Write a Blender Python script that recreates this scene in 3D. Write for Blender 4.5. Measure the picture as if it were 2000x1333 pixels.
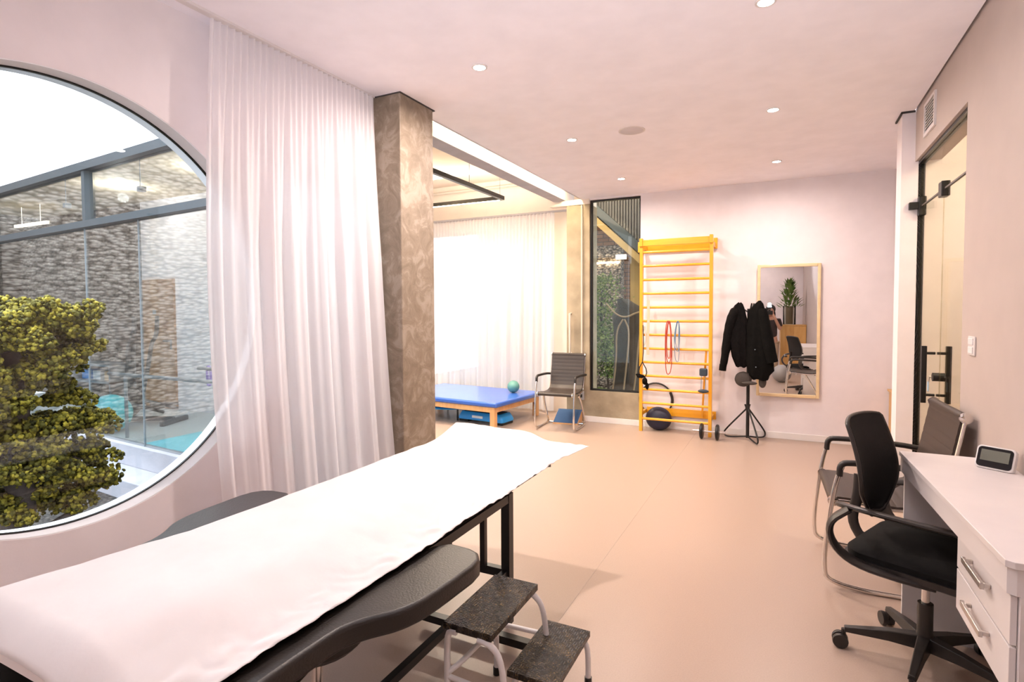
import bpy, bmesh, math, random
from mathutils import Vector, Matrix, noise
random.seed(7)
PI = math.pi
S = bpy.context.scene
for o in list(bpy.data.objects): bpy.data.objects.remove(o)
COL = S.collection

# ------------------------------------------------------------------ camera
cd = bpy.data.cameras.new('camera'); cam = bpy.data.objects.new('camera', cd); COL.objects.link(cam)
f_px, yaw, pit, rol, cy = 1080.0, math.radians(26.4), math.radians(2.15), math.radians(-.25), 646.0
H = 1.4
fwd = Vector((-math.sin(yaw)*math.cos(pit), math.cos(yaw)*math.cos(pit), -math.sin(pit)))
r0 = Vector((math.cos(yaw), math.sin(yaw), 0)); u0 = r0.cross(fwd)
rr = r0*math.cos(rol)+u0*math.sin(rol); uu = u0*math.cos(rol)-r0*math.sin(rol)
cam.matrix_world = Matrix(((rr.x, uu.x, -fwd.x, 0), (rr.y, uu.y, -fwd.y, 0), (rr.z, uu.z, -fwd.z, H), (0, 0, 0, 1)))
cd.sensor_width = 36; cd.lens = f_px/2000*36; cd.shift_y = -(666.5-cy)/2000; cd.clip_start = .02
S.camera = cam
# ------------------------------------------------------------------ sky, exposure
w = bpy.data.worlds.new('overcast_sky'); S.world = w; w.use_nodes = True
bg = w.node_tree.nodes['Background']; bg.inputs[0].default_value = (.84, .91, 1, 1); bg.inputs[1].default_value = 4.2
_n = w.node_tree.nodes; _l = w.node_tree.links      # overcast sky: about three times brighter overhead than at the horizon
_tc = _n.new('ShaderNodeTexCoord'); _sx = _n.new('ShaderNodeSeparateXYZ'); _mr = _n.new('ShaderNodeMapRange')
_l.new(_tc.outputs['Generated'], _sx.inputs[0]); _l.new(_sx.outputs['Z'], _mr.inputs['Value'])
_mr.inputs['From Min'].default_value = 0; _mr.inputs['From Max'].default_value = 1; _mr.inputs['To Min'].default_value = 2.1; _mr.inputs['To Max'].default_value = 6.6
_l.new(_mr.outputs[0], bg.inputs[1])
S.view_settings.view_transform = 'Standard'; S.view_settings.look = 'None'
S.view_settings.gamma = 1; S.view_settings.use_curve_mapping = False
S.view_settings.exposure = .98
LAMP = (1.0, .845, .77)
DOWN = [(x, y) for x in (-.10, -1.56) for y in (5.72, 4.235, 2.747)]+[(-.10, 1.26), (-.10, -.9), (-1.56, -.9)]  # last two: unseen lamps added to brighten the wall behind the camera
for i, (x, y) in enumerate(DOWN):
    l = bpy.data.lights.new('downlight_or_fill', 'AREA'); l.shape = 'DISK'; l.size = .09; l.energy = {-.9: 5, 5.72: 8.2, 4.235: (7 if x > -1 else 15), 2.747: (1.2 if x > -1 else 20), 1.26: .8}[y]; l.color = LAMP
    l.spread = math.radians(170)
    o = bpy.data.objects.new('downlight_or_fill', l); COL.objects.link(o); o.location = (x, y, 2.755)

# ------------------------------------------------------------------ materials
def mat(name, col, rough=.5, metal=0, bump=0, bscale=40, var=0, vscale=6, spec=.5, coat=0, sheen=0, stretch=(1, 1, 1)):
    m = bpy.data.materials.new(name); m.use_nodes = True; nt = m.node_tree; b = nt.nodes['Principled BSDF']
    b.inputs['Base Color'].default_value = (*col, 1); b.inputs['Roughness'].default_value = rough
    b.inputs['Metallic'].default_value = metal; b.inputs['Specular IOR Level'].default_value = spec
    b.inputs['Coat Weight'].default_value = coat; b.inputs['Sheen Weight'].default_value = sheen
    tc = nt.nodes.new('ShaderNodeTexCoord'); mp = nt.nodes.new('ShaderNodeMapping'); mp.inputs['Scale'].default_value = stretch
    nt.links.new(tc.outputs['Object'], mp.inputs[0])
    n = nt.nodes.new('ShaderNodeTexNoise'); n.inputs['Scale'].default_value = vscale; n.inputs['Detail'].default_value = 5
    nt.links.new(mp.outputs[0], n.inputs['Vector'])
    r = nt.nodes.new('ShaderNodeValToRGB'); v = var if var else .03
    r.color_ramp.elements[0].position = .3; r.color_ramp.elements[1].position = .7
    r.color_ramp.elements[0].color = (*[c*(1-v) for c in col], 1); r.color_ramp.elements[1].color = (*[min(1, c*(1+v)) for c in col], 1)
    nt.links.new(n.outputs['Fac'], r.inputs[0]); nt.links.new(r.outputs[0], b.inputs['Base Color'])
    if bump:
        n2 = nt.nodes.new('ShaderNodeTexNoise'); n2.inputs['Scale'].default_value = bscale; n2.inputs['Detail'].default_value = 4
        nt.links.new(mp.outputs[0], n2.inputs['Vector'])
        bp = nt.nodes.new('ShaderNodeBump'); bp.inputs['Strength'].default_value = bump; bp.inputs['Distance'].default_value = .01
        nt.links.new(n2.outputs['Fac'], bp.inputs['Height']); nt.links.new(bp.outputs[0], b.inputs['Normal'])
    return m
def emit(name, col, s):
    m = bpy.data.materials.new(name); m.use_nodes = True; nt = m.node_tree; nt.nodes.remove(nt.nodes['Principled BSDF'])
    e = nt.nodes.new('ShaderNodeEmission'); e.inputs[0].default_value = (*col, 1); e.inputs[1].default_value = s
    nt.links.new(e.outputs[0], nt.nodes['Material Output'].inputs[0]); return m
def glass(name, tint, refl, rough=0.0, fres=True):
    m = bpy.data.materials.new(name); m.use_nodes = True; nt = m.node_tree; nt.nodes.remove(nt.nodes['Principled BSDF'])
    t = nt.nodes.new('ShaderNodeBsdfTransparent'); t.inputs[0].default_value = (*tint, 1)
    g = nt.nodes.new('ShaderNodeBsdfGlossy'); g.inputs['Roughness'].default_value = rough
    mx = nt.nodes.new('ShaderNodeMixShader')
    if fres:
        fr = nt.nodes.new('ShaderNodeFresnel'); fr.inputs[0].default_value = refl; nt.links.new(fr.outputs[0], mx.inputs[0])
    else: mx.inputs[0].default_value = refl
    nt.links.new(t.outputs[0], mx.inputs[1]); nt.links.new(g.outputs[0], mx.inputs[2])
    nt.links.new(mx.outputs[0], nt.nodes['Material Output'].inputs[0]); return m
def curtain_mat(name, col, tr=.45, clear=.12):
    m = bpy.data.materials.new(name); m.use_nodes = True; nt = m.node_tree; nt.nodes.remove(nt.nodes['Principled BSDF'])
    d = nt.nodes.new('ShaderNodeBsdfDiffuse'); d.inputs[0].default_value = (*col, 1)
    t = nt.nodes.new('ShaderNodeBsdfTranslucent'); t.inputs[0].default_value = (*col, 1)
    c = nt.nodes.new('ShaderNodeBsdfTransparent')
    a = nt.nodes.new('ShaderNodeMixShader'); a.inputs[0].default_value = tr
    b = nt.nodes.new('ShaderNodeMixShader'); b.inputs[0].default_value = clear
    wv = nt.nodes.new('ShaderNodeTexNoise'); wv.inputs['Scale'].default_value = 500
    tc = nt.nodes.new('ShaderNodeTexCoord'); nt.links.new(tc.outputs['Object'], wv.inputs['Vector'])
    bp = nt.nodes.new('ShaderNodeBump'); bp.inputs['Strength'].default_value = .1; bp.inputs['Distance'].default_value = .002
    nt.links.new(wv.outputs['Fac'], bp.inputs['Height']); nt.links.new(bp.outputs[0], d.inputs['Normal'])
    nt.links.new(d.outputs[0], a.inputs[1]); nt.links.new(t.outputs[0], a.inputs[2])
    nt.links.new(a.outputs[0], b.inputs[1]); nt.links.new(c.outputs[0], b.inputs[2])
    nt.links.new(b.outputs[0], nt.nodes['Material Output'].inputs[0]); return m
def pebble_mat(name, c1, c2, scale=16, st=(1, 1, 1.7), bump=1.0, cr=(.18, .16, .15)):
    m = bpy.data.materials.new(name); m.use_nodes = True; nt = m.node_tree; b = nt.nodes['Principled BSDF']; b.inputs['Roughness'].default_value = .8
    tc = nt.nodes.new('ShaderNodeTexCoord'); mp = nt.nodes.new('ShaderNodeMapping'); mp.inputs['Scale'].default_value = st
    v = nt.nodes.new('ShaderNodeTexVoronoi'); v.inputs['Scale'].default_value = scale
    nt.links.new(tc.outputs['Object'], mp.inputs[0]); nt.links.new(mp.outputs[0], v.inputs['Vector'])
    r = nt.nodes.new('ShaderNodeValToRGB'); r.color_ramp.elements[0].color = (*c1, 1); r.color_ramp.elements[1].color = (*c2, 1)
    sp = nt.nodes.new('ShaderNodeSeparateColor'); nt.links.new(v.outputs['Color'], sp.inputs[0]); nt.links.new(sp.outputs[0], r.inputs[0])
    e = nt.nodes.new('ShaderNodeValToRGB'); e.color_ramp.elements[0].position = .35; e.color_ramp.elements[1].position = .75
    e.color_ramp.elements[0].color = (1, 1, 1, 1); e.color_ramp.elements[1].color = (*cr, 1)
    nt.links.new(v.outputs['Distance'], e.inputs[0])
    mx = nt.nodes.new('ShaderNodeMix'); mx.data_type = 'RGBA'; mx.blend_type = 'MULTIPLY'; mx.inputs[0].default_value = 1
    nt.links.new(r.outputs[0], mx.inputs[6]); nt.links.new(e.outputs[0], mx.inputs[7]); nt.links.new(mx.outputs[2], b.inputs['Base Color'])
    bp = nt.nodes.new('ShaderNodeBump'); bp.invert = True; bp.inputs['Strength'].default_value = bump; bp.inputs['Distance'].default_value = .03
    nt.links.new(v.outputs['Distance'], bp.inputs['Height']); nt.links.new(bp.outputs[0], b.inputs['Normal']); return m
def concrete_mat(name, c1, c2, c3):
    m = bpy.data.materials.new(name); m.use_nodes = True; nt = m.node_tree; b = nt.nodes['Principled BSDF']; b.inputs['Roughness'].default_value = .55
    tc = nt.nodes.new('ShaderNodeTexCoord')
    n = nt.nodes.new('ShaderNodeTexNoise'); n.inputs['Scale'].default_value = 8; n.inputs['Detail'].default_value = 12; n.inputs['Distortion'].default_value = 1.0
    n.inputs['Roughness'].default_value = .68
    nt.links.new(tc.outputs['Object'], n.inputs['Vector'])
    r = nt.nodes.new('ShaderNodeValToRGB'); el = r.color_ramp.elements
    el[0].position = .38; el[0].color = (*c1, 1); el[1].position = .68; el[1].color = (*c3, 1)
    x = el.new(.53); x.color = (*c2, 1); x = el.new(.56); x.color = (*[(a+b_)/2 for a, b_ in zip(c2, c3)], 1)
    nt.links.new(n.outputs['Fac'], r.inputs[0]); nt.links.new(r.outputs[0], b.inputs['Base Color'])
    bp = nt.nodes.new('ShaderNodeBump'); bp.inputs['Strength'].default_value = .25; bp.inputs['Distance'].default_value = .006
    nt.links.new(n.outputs['Fac'], bp.inputs['Height']); nt.links.new(bp.outputs[0], b.inputs['Normal']); return m
def wood_mat(name, c1, c2, sc=3, st=(1, 1, 12), rough=.4, coat=.2):
    m = bpy.data.materials.new(name); m.use_nodes = True; nt = m.node_tree; b = nt.nodes['Principled BSDF']
    b.inputs['Roughness'].default_value = rough; b.inputs['Coat Weight'].default_value = coat
    tc = nt.nodes.new('ShaderNodeTexCoord'); mp = nt.nodes.new('ShaderNodeMapping'); mp.inputs['Scale'].default_value = st
    n = nt.nodes.new('ShaderNodeTexNoise'); n.inputs['Scale'].default_value = sc; n.inputs['Detail'].default_value = 6; n.inputs['Distortion'].default_value = .6
    nt.links.new(tc.outputs['Object'], mp.inputs[0]); nt.links.new(mp.outputs[0], n.inputs['Vector'])
    r = nt.nodes.new('ShaderNodeValToRGB'); r.color_ramp.elements[0].position = .3; r.color_ramp.elements[1].position = .7
    r.color_ramp.elements[0].color = (*c1, 1); r.color_ramp.elements[1].color = (*c2, 1)
    nt.links.new(n.outputs['Fac'], r.inputs[0]); nt.links.new(r.outputs[0], b.inputs['Base Color']); return m
def island_mat(name, c1, c2, c3, rough=.7):
    m = bpy.data.materials.new(name); m.use_nodes = True; nt = m.node_tree; b = nt.nodes['Principled BSDF']; b.inputs['Roughness'].default_value = rough
    b.inputs['Specular IOR Level'].default_value = .2
    g = nt.nodes.new('ShaderNodeNewGeometry'); r = nt.nodes.new('ShaderNodeValToRGB')
    r.color_ramp.elements[0].color = (*c1, 1); r.color_ramp.elements[1].color = (*c3, 1); e = r.color_ramp.elements.new(.5); e.color = (*c2, 1)
    nt.links.new(g.outputs['Random Per Island'], r.inputs[0]); nt.links.new(r.outputs[0], b.inputs['Base Color']); return m
def floor_mat():
    m = mat('vinyl_floor', (.415, .31, .25), .32, 0, .04, 300, .05, 180, .45)
    return m
def brick_mat():
    m = bpy.data.materials.new('brick'); m.use_nodes = True; nt = m.node_tree; b = nt.nodes['Principled BSDF']; b.inputs['Roughness'].default_value = .85
    tc = nt.nodes.new('ShaderNodeTexCoord'); mp = nt.nodes.new('ShaderNodeMapping'); mp.inputs['Rotation'].default_value = (PI/2, 0, 0)
    k = nt.nodes.new('ShaderNodeTexBrick'); k.inputs['Scale'].default_value = 1.0; k.inputs['Brick Width'].default_value = .22; k.inputs['Row Height'].default_value = .075
    k.inputs['Mortar Size'].default_value = .006
    k.inputs['Color1'].default_value = (.22, .10, .05, 1); k.inputs['Color2'].default_value = (.30, .15, .08, 1); k.inputs['Mortar'].default_value = (.08, .05, .035, 1)
    nt.links.new(tc.outputs['Object'], mp.inputs[0]); nt.links.new(mp.outputs[0], k.inputs['Vector']); nt.links.new(k.outputs[0], b.inputs['Base Color']); return m
def tread_mat():
    m = bpy.data.materials.new('tread_rubber'); m.use_nodes = True; nt = m.node_tree; b = nt.nodes['Principled BSDF']; b.inputs['Roughness'].default_value = .27
    b.inputs['Base Color'].default_value = (.03, .023, .018, 1)
    tc = nt.nodes.new('ShaderNodeTexCoord')
    ck = nt.nodes.new('ShaderNodeTexChecker'); ck.inputs['Scale'].default_value = 50; nt.links.new(tc.outputs['Object'], ck.inputs['Vector'])
    w1 = nt.nodes.new('ShaderNodeTexWave'); w1.inputs['Scale'].default_value = 36; w1.bands_direction = 'X'
    w2 = nt.nodes.new('ShaderNodeTexWave'); w2.inputs['Scale'].default_value = 36; w2.bands_direction = 'Y'
    for q in (w1, w2): nt.links.new(tc.outputs['Object'], q.inputs['Vector'])
    mx = nt.nodes.new('ShaderNodeMix'); mx.data_type = 'FLOAT'
    nt.links.new(ck.outputs['Fac'], mx.inputs[0]); nt.links.new(w1.outputs['Fac'], mx.inputs[2]); nt.links.new(w2.outputs['Fac'], mx.inputs[3])
    n = nt.nodes.new('ShaderNodeTexNoise'); n.inputs['Scale'].default_value = 14; n.inputs['Detail'].default_value = 6; nt.links.new(tc.outputs['Object'], n.inputs['Vector'])
    r = nt.nodes.new('ShaderNodeValToRGB'); r.color_ramp.elements[0].position = .45; r.color_ramp.elements[1].position = .75
    r.color_ramp.elements[0].color = (.012, .009, .007, 1); r.color_ramp.elements[1].color = (.07, .05, .028, 1)
    nt.links.new(n.outputs['Fac'], r.inputs[0])
    v2 = nt.nodes.new('ShaderNodeTexNoise'); v2.inputs['Scale'].default_value = 170; v2.inputs['Detail'].default_value = 2; nt.links.new(tc.outputs['Object'], v2.inputs['Vector'])
    r2 = nt.nodes.new('ShaderNodeValToRGB'); r2.color_ramp.elements[0].position = .60; r2.color_ramp.elements[1].position = .70
    r2.color_ramp.elements[0].color = (0, 0, 0, 1); r2.color_ramp.elements[1].color = (.30, .19, .07, 1); nt.links.new(v2.outputs['Fac'], r2.inputs[0])  # gold specks: glints of warm light painted into the colour
    ad = nt.nodes.new('ShaderNodeMix'); ad.data_type = 'RGBA'; ad.blend_type = 'ADD'; nt.links.new(n.outputs['Fac'], ad.inputs[0])
    nt.links.new(r.outputs[0], ad.inputs[6]); nt.links.new(r2.outputs[0], ad.inputs[7]); nt.links.new(ad.outputs[2], b.inputs['Base Color'])
    bp = nt.nodes.new('ShaderNodeBump'); bp.inputs['Strength'].default_value = .8; bp.inputs['Distance'].default_value = .004
    nt.links.new(mx.outputs[0], bp.inputs['Height']); nt.links.new(bp.outputs[0], b.inputs['Normal']); return m

M = dict(
 wallr=mat('wall_paint_dimmed', (.50, .42, .385), .7, 0, .03, 120), wall=mat('wall_paint', (.84, .775, .79), .7, 0, .03, 120), ceil=mat('ceiling_paint', (.92, .885, .935), .8), cream=mat('cream_paint', (.80, .70, .60), .7),  # right wall: same paint, darkened in its colour to stand for dimmer light
 reveal=mat('reveal_paint', (.85, .85, .87), .6), floor=floor_mat(), base=mat('skirting_paint', (.82, .78, .76), .4),
 conc=concrete_mat('burnished_concrete', (.20, .155, .11), (.265, .21, .155), (.355, .295, .235)),
 conc2=mat('bare_concrete', (.33, .27, .19), .8, 0, .3, 30, .22, 5), beam=mat('beam_concrete', (.42, .40, .42), .7, 0, .1, 30, .08),
 court=mat('courtyard_concrete', (.27, .27, .295), .8, 0, .3, 30, .12, 3), soil=pebble_mat('gravel', (.02, .018, .015), (.07, .06, .05), 30, (1, 1, 1)),
 pebble=pebble_mat('pebble_wall', (.22, .165, .125), (.60, .49, .41), 13, (1, .75, 1.9), .5, (.25, .22, .20)), pebble2=pebble_mat('garden_pebble', (.20, .15, .12), (.48, .40, .34), 22, (1, 1, 1.4)),
 pebdark=pebble_mat('dark_pebble', (.10, .08, .06), (.26, .21, .17), 13, (1, 1, 2)),
 brick=brick_mat(), steel=mat('painted_steel', (.05, .065, .075), .5, .3), steelg=mat('grey_steel', (.22, .26, .29), .45, .4),
 black=mat('black_metal', (.012, .011, .011), .35, .2), bvinyl=mat('black_vinyl', (.013, .0095, .0075), .40, 0, .12, 160, .08, 12, .5),
 gvinyl=mat('charcoal_vinyl', (.045, .043, .045), .40, 0, .12, 160), paper=mat('paper_sheet', (.725, .69, .69), .75, 0, .10, 28),
 chrome=mat('chrome', (.75, .72, .70), .12, 1), alu=mat('brushed_aluminium', (.62, .58, .55), .3, .9), white=mat('white_laminate', (.74, .69, .68), .35), wsteel=mat('white_enamel', (.80, .78, .78), .3),
 brown=mat('brown_leatherette', (.040, .027, .021), .42, 0, .05, 200), fabric=mat('black_fabric', (.008, .0075, .0075), .9, 0, .2, 400, .1, 60, .2), mesh=mat('black_mesh', (.014, .012, .012), .75, 0, .5, 600, .1, 60, .2),
 plastic=mat('dark_plastic', (.020, .016, .0145), .38), tread=tread_mat(),
 yel=wood_mat('varnished_pine', (.78, .33, .010), (.88, .43, .025), 3, (6, 6, 1), .3, .5), yelh=wood_mat('varnished_pine_rails', (.82, .36, .012), (.92, .46, .028), 3, (1, 6, 6), .3, .5),
 wood=wood_mat('beech_frame', (.62, .32, .13), (.74, .42, .19), 3, (8, 8, 1)), doorw=wood_mat('door_veneer', (.36, .16, .055), (.44, .21, .08), 3, (5, 5, .7)),
 cab=wood_mat('cabinet_veneer', (.62, .33, .09), (.72, .42, .14), 3, (5, 5, .7)),
 blue=mat('blue_vinyl', (.045, .13, .52), .28, 0, .04, 8, .06, 4, .5, .3), lblue=mat('blue_plastic', (.02, .28, .70), .35), dblue=mat('dark_blue_rubber', (.03, .09, .22), .75, 0, .2, 200),
 teal=mat('green_ball_rubber', (.10, .27, .24), .45, 0, .1, 60), navy=mat('navy_rubber', (.018, .018, .045), .5, 0, .1, 60), gym=mat('teal_ball_vinyl', (.05, .48, .55), .3),
 aqua=mat('aqua_mat', (.22, .66, .78), .6), purple=mat('purple_latex', (.22, .12, .62), .5), red=mat('red_cord', (.45, .05, .02), .6), cblue=mat('blue_cord', (.12, .22, .34), .6),
 peach=mat('peach_latex', (.80, .52, .36), .6), cordw=mat('white_cord', (.75, .62, .52), .6), slate=mat('slate_foam', (.035, .05, .07), .7),
 frame=wood_mat('maple_frame', (.78, .58, .32), (.86, .67, .40), 3, (1, 5, 5)), mirror=mat('silvered_glass', (.93, .93, .92), 0.0, 1),
 coat=mat('black_wool', (.006, .0055, .005), .95, 0, .4, 120, .15, 20, .1), coat2=mat('black_nylon', (.004, .003, .003), .8, 0, .5, 70, .15, 20, .12), cap=mat('grey_canvas', (.06, .048, .042), .9, 0, .3, 200),
 skin=mat('skin', (.52, .28, .19), .5), hair=mat('dark_hair', (.012, .008, .007), .5), shirt=mat('dark_shirt', (.03, .018, .018), .8), pants=mat('beige_trousers', (.42, .30, .20), .8),
 leaf=island_mat('dried_leaves', (.06, .13, .03), (.12, .20, .05), (.20, .26, .08)), pine=island_mat('juniper_needles', (.022, .022, .004), (.115, .098, .009), (.29, .23, .022)), bark=mat('bark', (.05, .035, .028), .9, 0, .8, 30, .3, 8),
 ivy=island_mat('ivy_leaves', (.05, .09, .02), (.11, .15, .04), (.22, .26, .08)), vine=mat('vine_root', (.30, .23, .15), .8, 0, .2, 40), pvc=mat('white_pipe', (.62, .55, .47), .5),
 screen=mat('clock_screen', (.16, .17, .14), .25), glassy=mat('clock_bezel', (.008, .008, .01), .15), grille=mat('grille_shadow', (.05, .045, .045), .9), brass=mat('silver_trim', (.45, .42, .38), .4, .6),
 tag=mat('blue_key_tag', (.35, .50, .62), .4), vase=glass('vase_glass', (.85, .85, .82), 1.3), roof=mat('corrugated_roof', (.11, .11, .115), .7), ymetal=mat('ochre_beam', (.36, .25, .10), .6),
 gclear=glass('window_glass', (.94, .96, .97), 1.45), gfac=glass('facade_glass', (.78, .84, .86), .27, 0, False), gdoor=glass('door_glass', (.90, .89, .82), .10, 0, False), gdark=glass('tall_window_glass', (.85, .84, .78), 1.40),
 sheer=curtain_mat('sheer_voile', (.96, .93, .945), .42, .08), sheer2=curtain_mat('backlit_voile', (.95, .94, .96), .50, .16),
 lampw=emit('lamp_glow', (1, .90, .78), 30), cove=emit('cove_strip', (1, .80, .50), 60), warmstrip=emit('warm_led', (1, .80, .55), 14), tube=emit('tube_light', (1, .78, .52), 5), flash=emit('flash_tube', (.8, .9, 1), 20),
 lbl=mat('white_lettering', (.85, .88, .92), .5), silk=mat('orange_flower', (.7, .08, .02), .6), root=mat('root_wood', (.045, .036, .028), .9, 0, .6, 18, .3, 6))

# ------------------------------------------------------------------ mesh helpers
class MB:
    def __init__(s): s.b = bmesh.new()
    def box(s, x0, x1, y0, y1, z0, z1, mtx=None):
        r = bmesh.ops.create_cube(s.b, size=1)
        m = Matrix.Translation(((x0+x1)/2, (y0+y1)/2, (z0+z1)/2)) @ Matrix.Diagonal((abs(x1-x0), abs(y1-y0), abs(z1-z0), 1))
        if mtx: m = mtx @ m
        bmesh.ops.transform(s.b, matrix=m, verts=r['verts']); return s
    def rings(s, R, cap=True, closed=False):
        V = [[s.b.verts.new(p) for p in ring] for ring in R]; n = len(V[0])
        rng = range(len(V)) if closed else range(len(V)-1)
        for i in rng:
            a, c = V[i], V[(i+1) % len(V)]
            for j in range(n): s.b.faces.new((a[j], a[(j+1) % n], c[(j+1) % n], c[j]))
        if cap and not closed:
            s.b.faces.new(V[0][::-1]); s.b.faces.new(V[-1])
        return s
    def tube(s, pts, r, n=10, closed=False, smooth=0, flat=None):
        P = [Vector(p) for p in pts]
        for _ in range(smooth):
            Q = [] if closed else [P[0]]
            m_ = len(P) if closed else len(P)-1
            for i in range(m_):
                a, c = P[i], P[(i+1) % len(P)]; Q += [a*.75+c*.25, a*.25+c*.75]
            if not closed: Q.append(P[-1])
            P = Q
        N = len(P); T = []
        for i in range(N):
            a = P[i-1] if (i or closed) else P[i]; c = P[(i+1) % N] if (i < N-1 or closed) else P[i]
            T.append((c-a).normalized() if (c-a).length > 1e-9 else Vector((0, 0, 1)))
        up = Vector((0, 0, 1)) if abs(T[0].z) < .9 else Vector((1, 0, 0))
        u = (up - T[0]*up.dot(T[0])).normalized(); R = []
        for i in range(N):
            u = (u - T[i]*u.dot(T[i])); u = u.normalized() if u.length > 1e-6 else T[i].orthogonal().normalized()
            v = T[i].cross(u); rad = r[min(i, len(r)-1)] if isinstance(r, (list, tuple)) else r
            fu, fv = flat if flat else (1, 1)
            R.append([P[i]+u*math.cos(2*PI*k/n)*rad*fu+v*math.sin(2*PI*k/n)*rad*fv for k in range(n)])
        return s.rings(R, True, closed)
    def bar(s, a, c, wd, ht=None):
        return s.tube([a, c], 1, 4, flat=(wd*.7071, (ht or wd)*.7071)) if False else s._bar(a, c, wd, ht or wd)
    def _bar(s, a, c, wd, ht):
        a, c = Vector(a), Vector(c); t = (c-a).normalized(); up = Vector((0, 0, 1)) if abs(t.z) < .95 else Vector((0, 1, 0))
        u = (up-t*up.dot(t)).normalized(); v = t.cross(u)
        o = [(-1, -1), (1, -1), (1, 1), (-1, 1)]
        return s.rings([[p+u*i*ht/2+v*j*wd/2 for i, j in o] for p in (a, c)])
    def lathe(s, prof, n=24, mtx=None):
        m = mtx or Matrix()
        R = [[m @ Vector((r*math.cos(2*PI*k/n), r*math.sin(2*PI*k/n), z)) for k in range(n)] for r, z in [(max(r, 1e-4), z) for r, z in prof]]
        return s.rings(R)
    def prism(s, poly, z0, z1, mtx=None):
        m = mtx or Matrix()
        return s.rings([[m @ Vector((x, y, z)) for x, y in poly] for z in (z0, z1)])
    def ball(s, c, r, sc=(1, 1, 1), sub=3, jit=0, rot=None):
        q = bmesh.ops.create_icosphere(s.b, subdivisions=sub, radius=1)
        for v in q['verts']:
            k = 1+(random.random()-.5)*jit
            p = Vector((v.co.x*sc[0]*r*k, v.co.y*sc[1]*r*k, v.co.z*sc[2]*r*k))
            if rot: p = rot @ p
            v.co = p+Vector(c)
        return s
    def grid(s, F, nu, nv, thick=0):
        V = [[s.b.verts.new(F(i/nu, j/nv)) for j in range(nv+1)] for i in range(nu+1)]
        for i in range(nu):
            for j in range(nv): s.b.faces.new((V[i][j], V[i+1][j], V[i+1][j+1], V[i][j+1]))
        return s
    def build(s, name, m, parent=None, smooth=False, bevel=0, solid=0, sub=0, loc=None, seg=2):
        bmesh.ops.recalc_face_normals(s.b, faces=s.b.faces)
        me = bpy.data.meshes.new(name); s.b.to_mesh(me); s.b.free(); me.materials.append(m)
        o = bpy.data.objects.new(name, me); COL.objects.link(o)
        if parent: o.parent = parent
        if loc: o.location = loc
        if smooth:
            for p in me.polygons: p.use_smooth = True
        if solid: q = o.modifiers.new('s', 'SOLIDIFY'); q.thickness = solid; q.offset = 0
        if bevel: q = o.modifiers.new('b', 'BEVEL'); q.width = bevel; q.segments = seg; q.limit_method = 'ANGLE'
        if sub: q = o.modifiers.new('u', 'SUBSURF'); q.levels = sub; q.render_levels = sub
        if smooth and (bevel or True):
            try:
                for e in me.edges: pass
                me.set_sharp_from_angle(angle=math.radians(42))
            except Exception: pass
        return o
def tag(o, label, cat, group=None, kind=None):
    o['label'] = label; o['category'] = cat
    if group: o['group'] = group
    if kind: o['kind'] = kind
    return o
def thing(name, label, cat, loc=(0, 0, 0), rotz=0, group=None):
    o = bpy.data.objects.new(name, None); COL.objects.link(o); o.location = loc; o.rotation_euler = (0, 0, rotz); o.empty_display_size = .1
    return tag(o, label, cat, group)
def struct(o): o['kind'] = 'structure'; return o
def copy_tree(o, parent=None):
    c = o.copy(); COL.objects.link(c); c.parent = parent
    for ch in [x for x in bpy.data.objects if x.parent == o]: copy_tree(ch, c)
    return c
def B(*a): return MB().box(*a)

# ================================================================== the room
yb, zc, xr, xl = 6.575, 2.764, .79, -2.49
fl_ = MB(); fl_.prism([(-2.64, -1.65), (2.3, -1.65), (2.3, 7.2), (-5.3, 7.2), (-5.3, 3.32), (-2.64, 3.12)], -.1, 0)
struct(fl_.build('floor', M['floor']))
# floor seams are welded vinyl joints
sm = MB().box(-.902, -.899, -1.6, yb, 0, .0012)
struct(sm.build('trim_1', mat('floor_weld', (.42, .34, .28), .6)))
struct(B(-2.30, xr-.014, -1.65, yb, zc, zc+.05).build('ceiling', M['ceil']))
struct(B(-2.72, xr+.3, -1.65, 7.2, 3.24, 3.34).build('ceiling_slab', M['cream']))
struct(B(-2.62, -2.30, -1.65, 2.83, zc, zc+.05).build('ceiling_strip', M['ceil']))
# behind pier the ceiling continues to the right
struct(B(xr-.014, 2.3, 4.96, yb, zc, zc+.05).build('ceiling_rear', M['ceil']))
# back wall (white) and its skirting
struct(B(-1.56, 2.3, yb, yb+.15, 0, 3.24).build('wall_back', M['wall']))
struct(B(-1.56, 2.3, yb-.012, yb, 0, .07).build('baseboard_back', M['base'], bevel=.003))
struct(B(-2.25, -1.56, yb-.012, yb, 0, .07).build('baseboard_sill', M['base'], bevel=.003))
# concrete surround of the tall window
c = MB().box(-2.49, -2.19, yb, yb+.3, 0, 2.70).box(-2.19, -1.56, yb, yb+.15, 0, .39)
struct(c.build('wall_window_concrete', M['conc2']))
struct(B(-2.30, -1.56, yb, yb+.15, 2.745, 3.24).build('wall_over_window', M['wall']))
struct(B(-2.72, -2.19, yb-.01, yb+.12, 2.70, 2.764).build('trim_2', M['cream']))
# tall window
wn = thing('window_1', '', '', (-1.875, yb+.03, .39)); del wn['label']; del wn['category']; struct(wn)
fr = MB()
for a in ((-.315, -.295, 0, .06, 0, 2.355), (.295, .315, 0, .06, 0, 2.355), (-.295, .295, 0, .06, 0, .02), (-.295, .295, 0, .06, 2.335, 2.355)): fr.box(*a)
fr.build('window_frame', M['black'], wn)
B(-.295, .295, .025, .031, .02, 2.335).build('pane', M['gdark'], wn)
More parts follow.
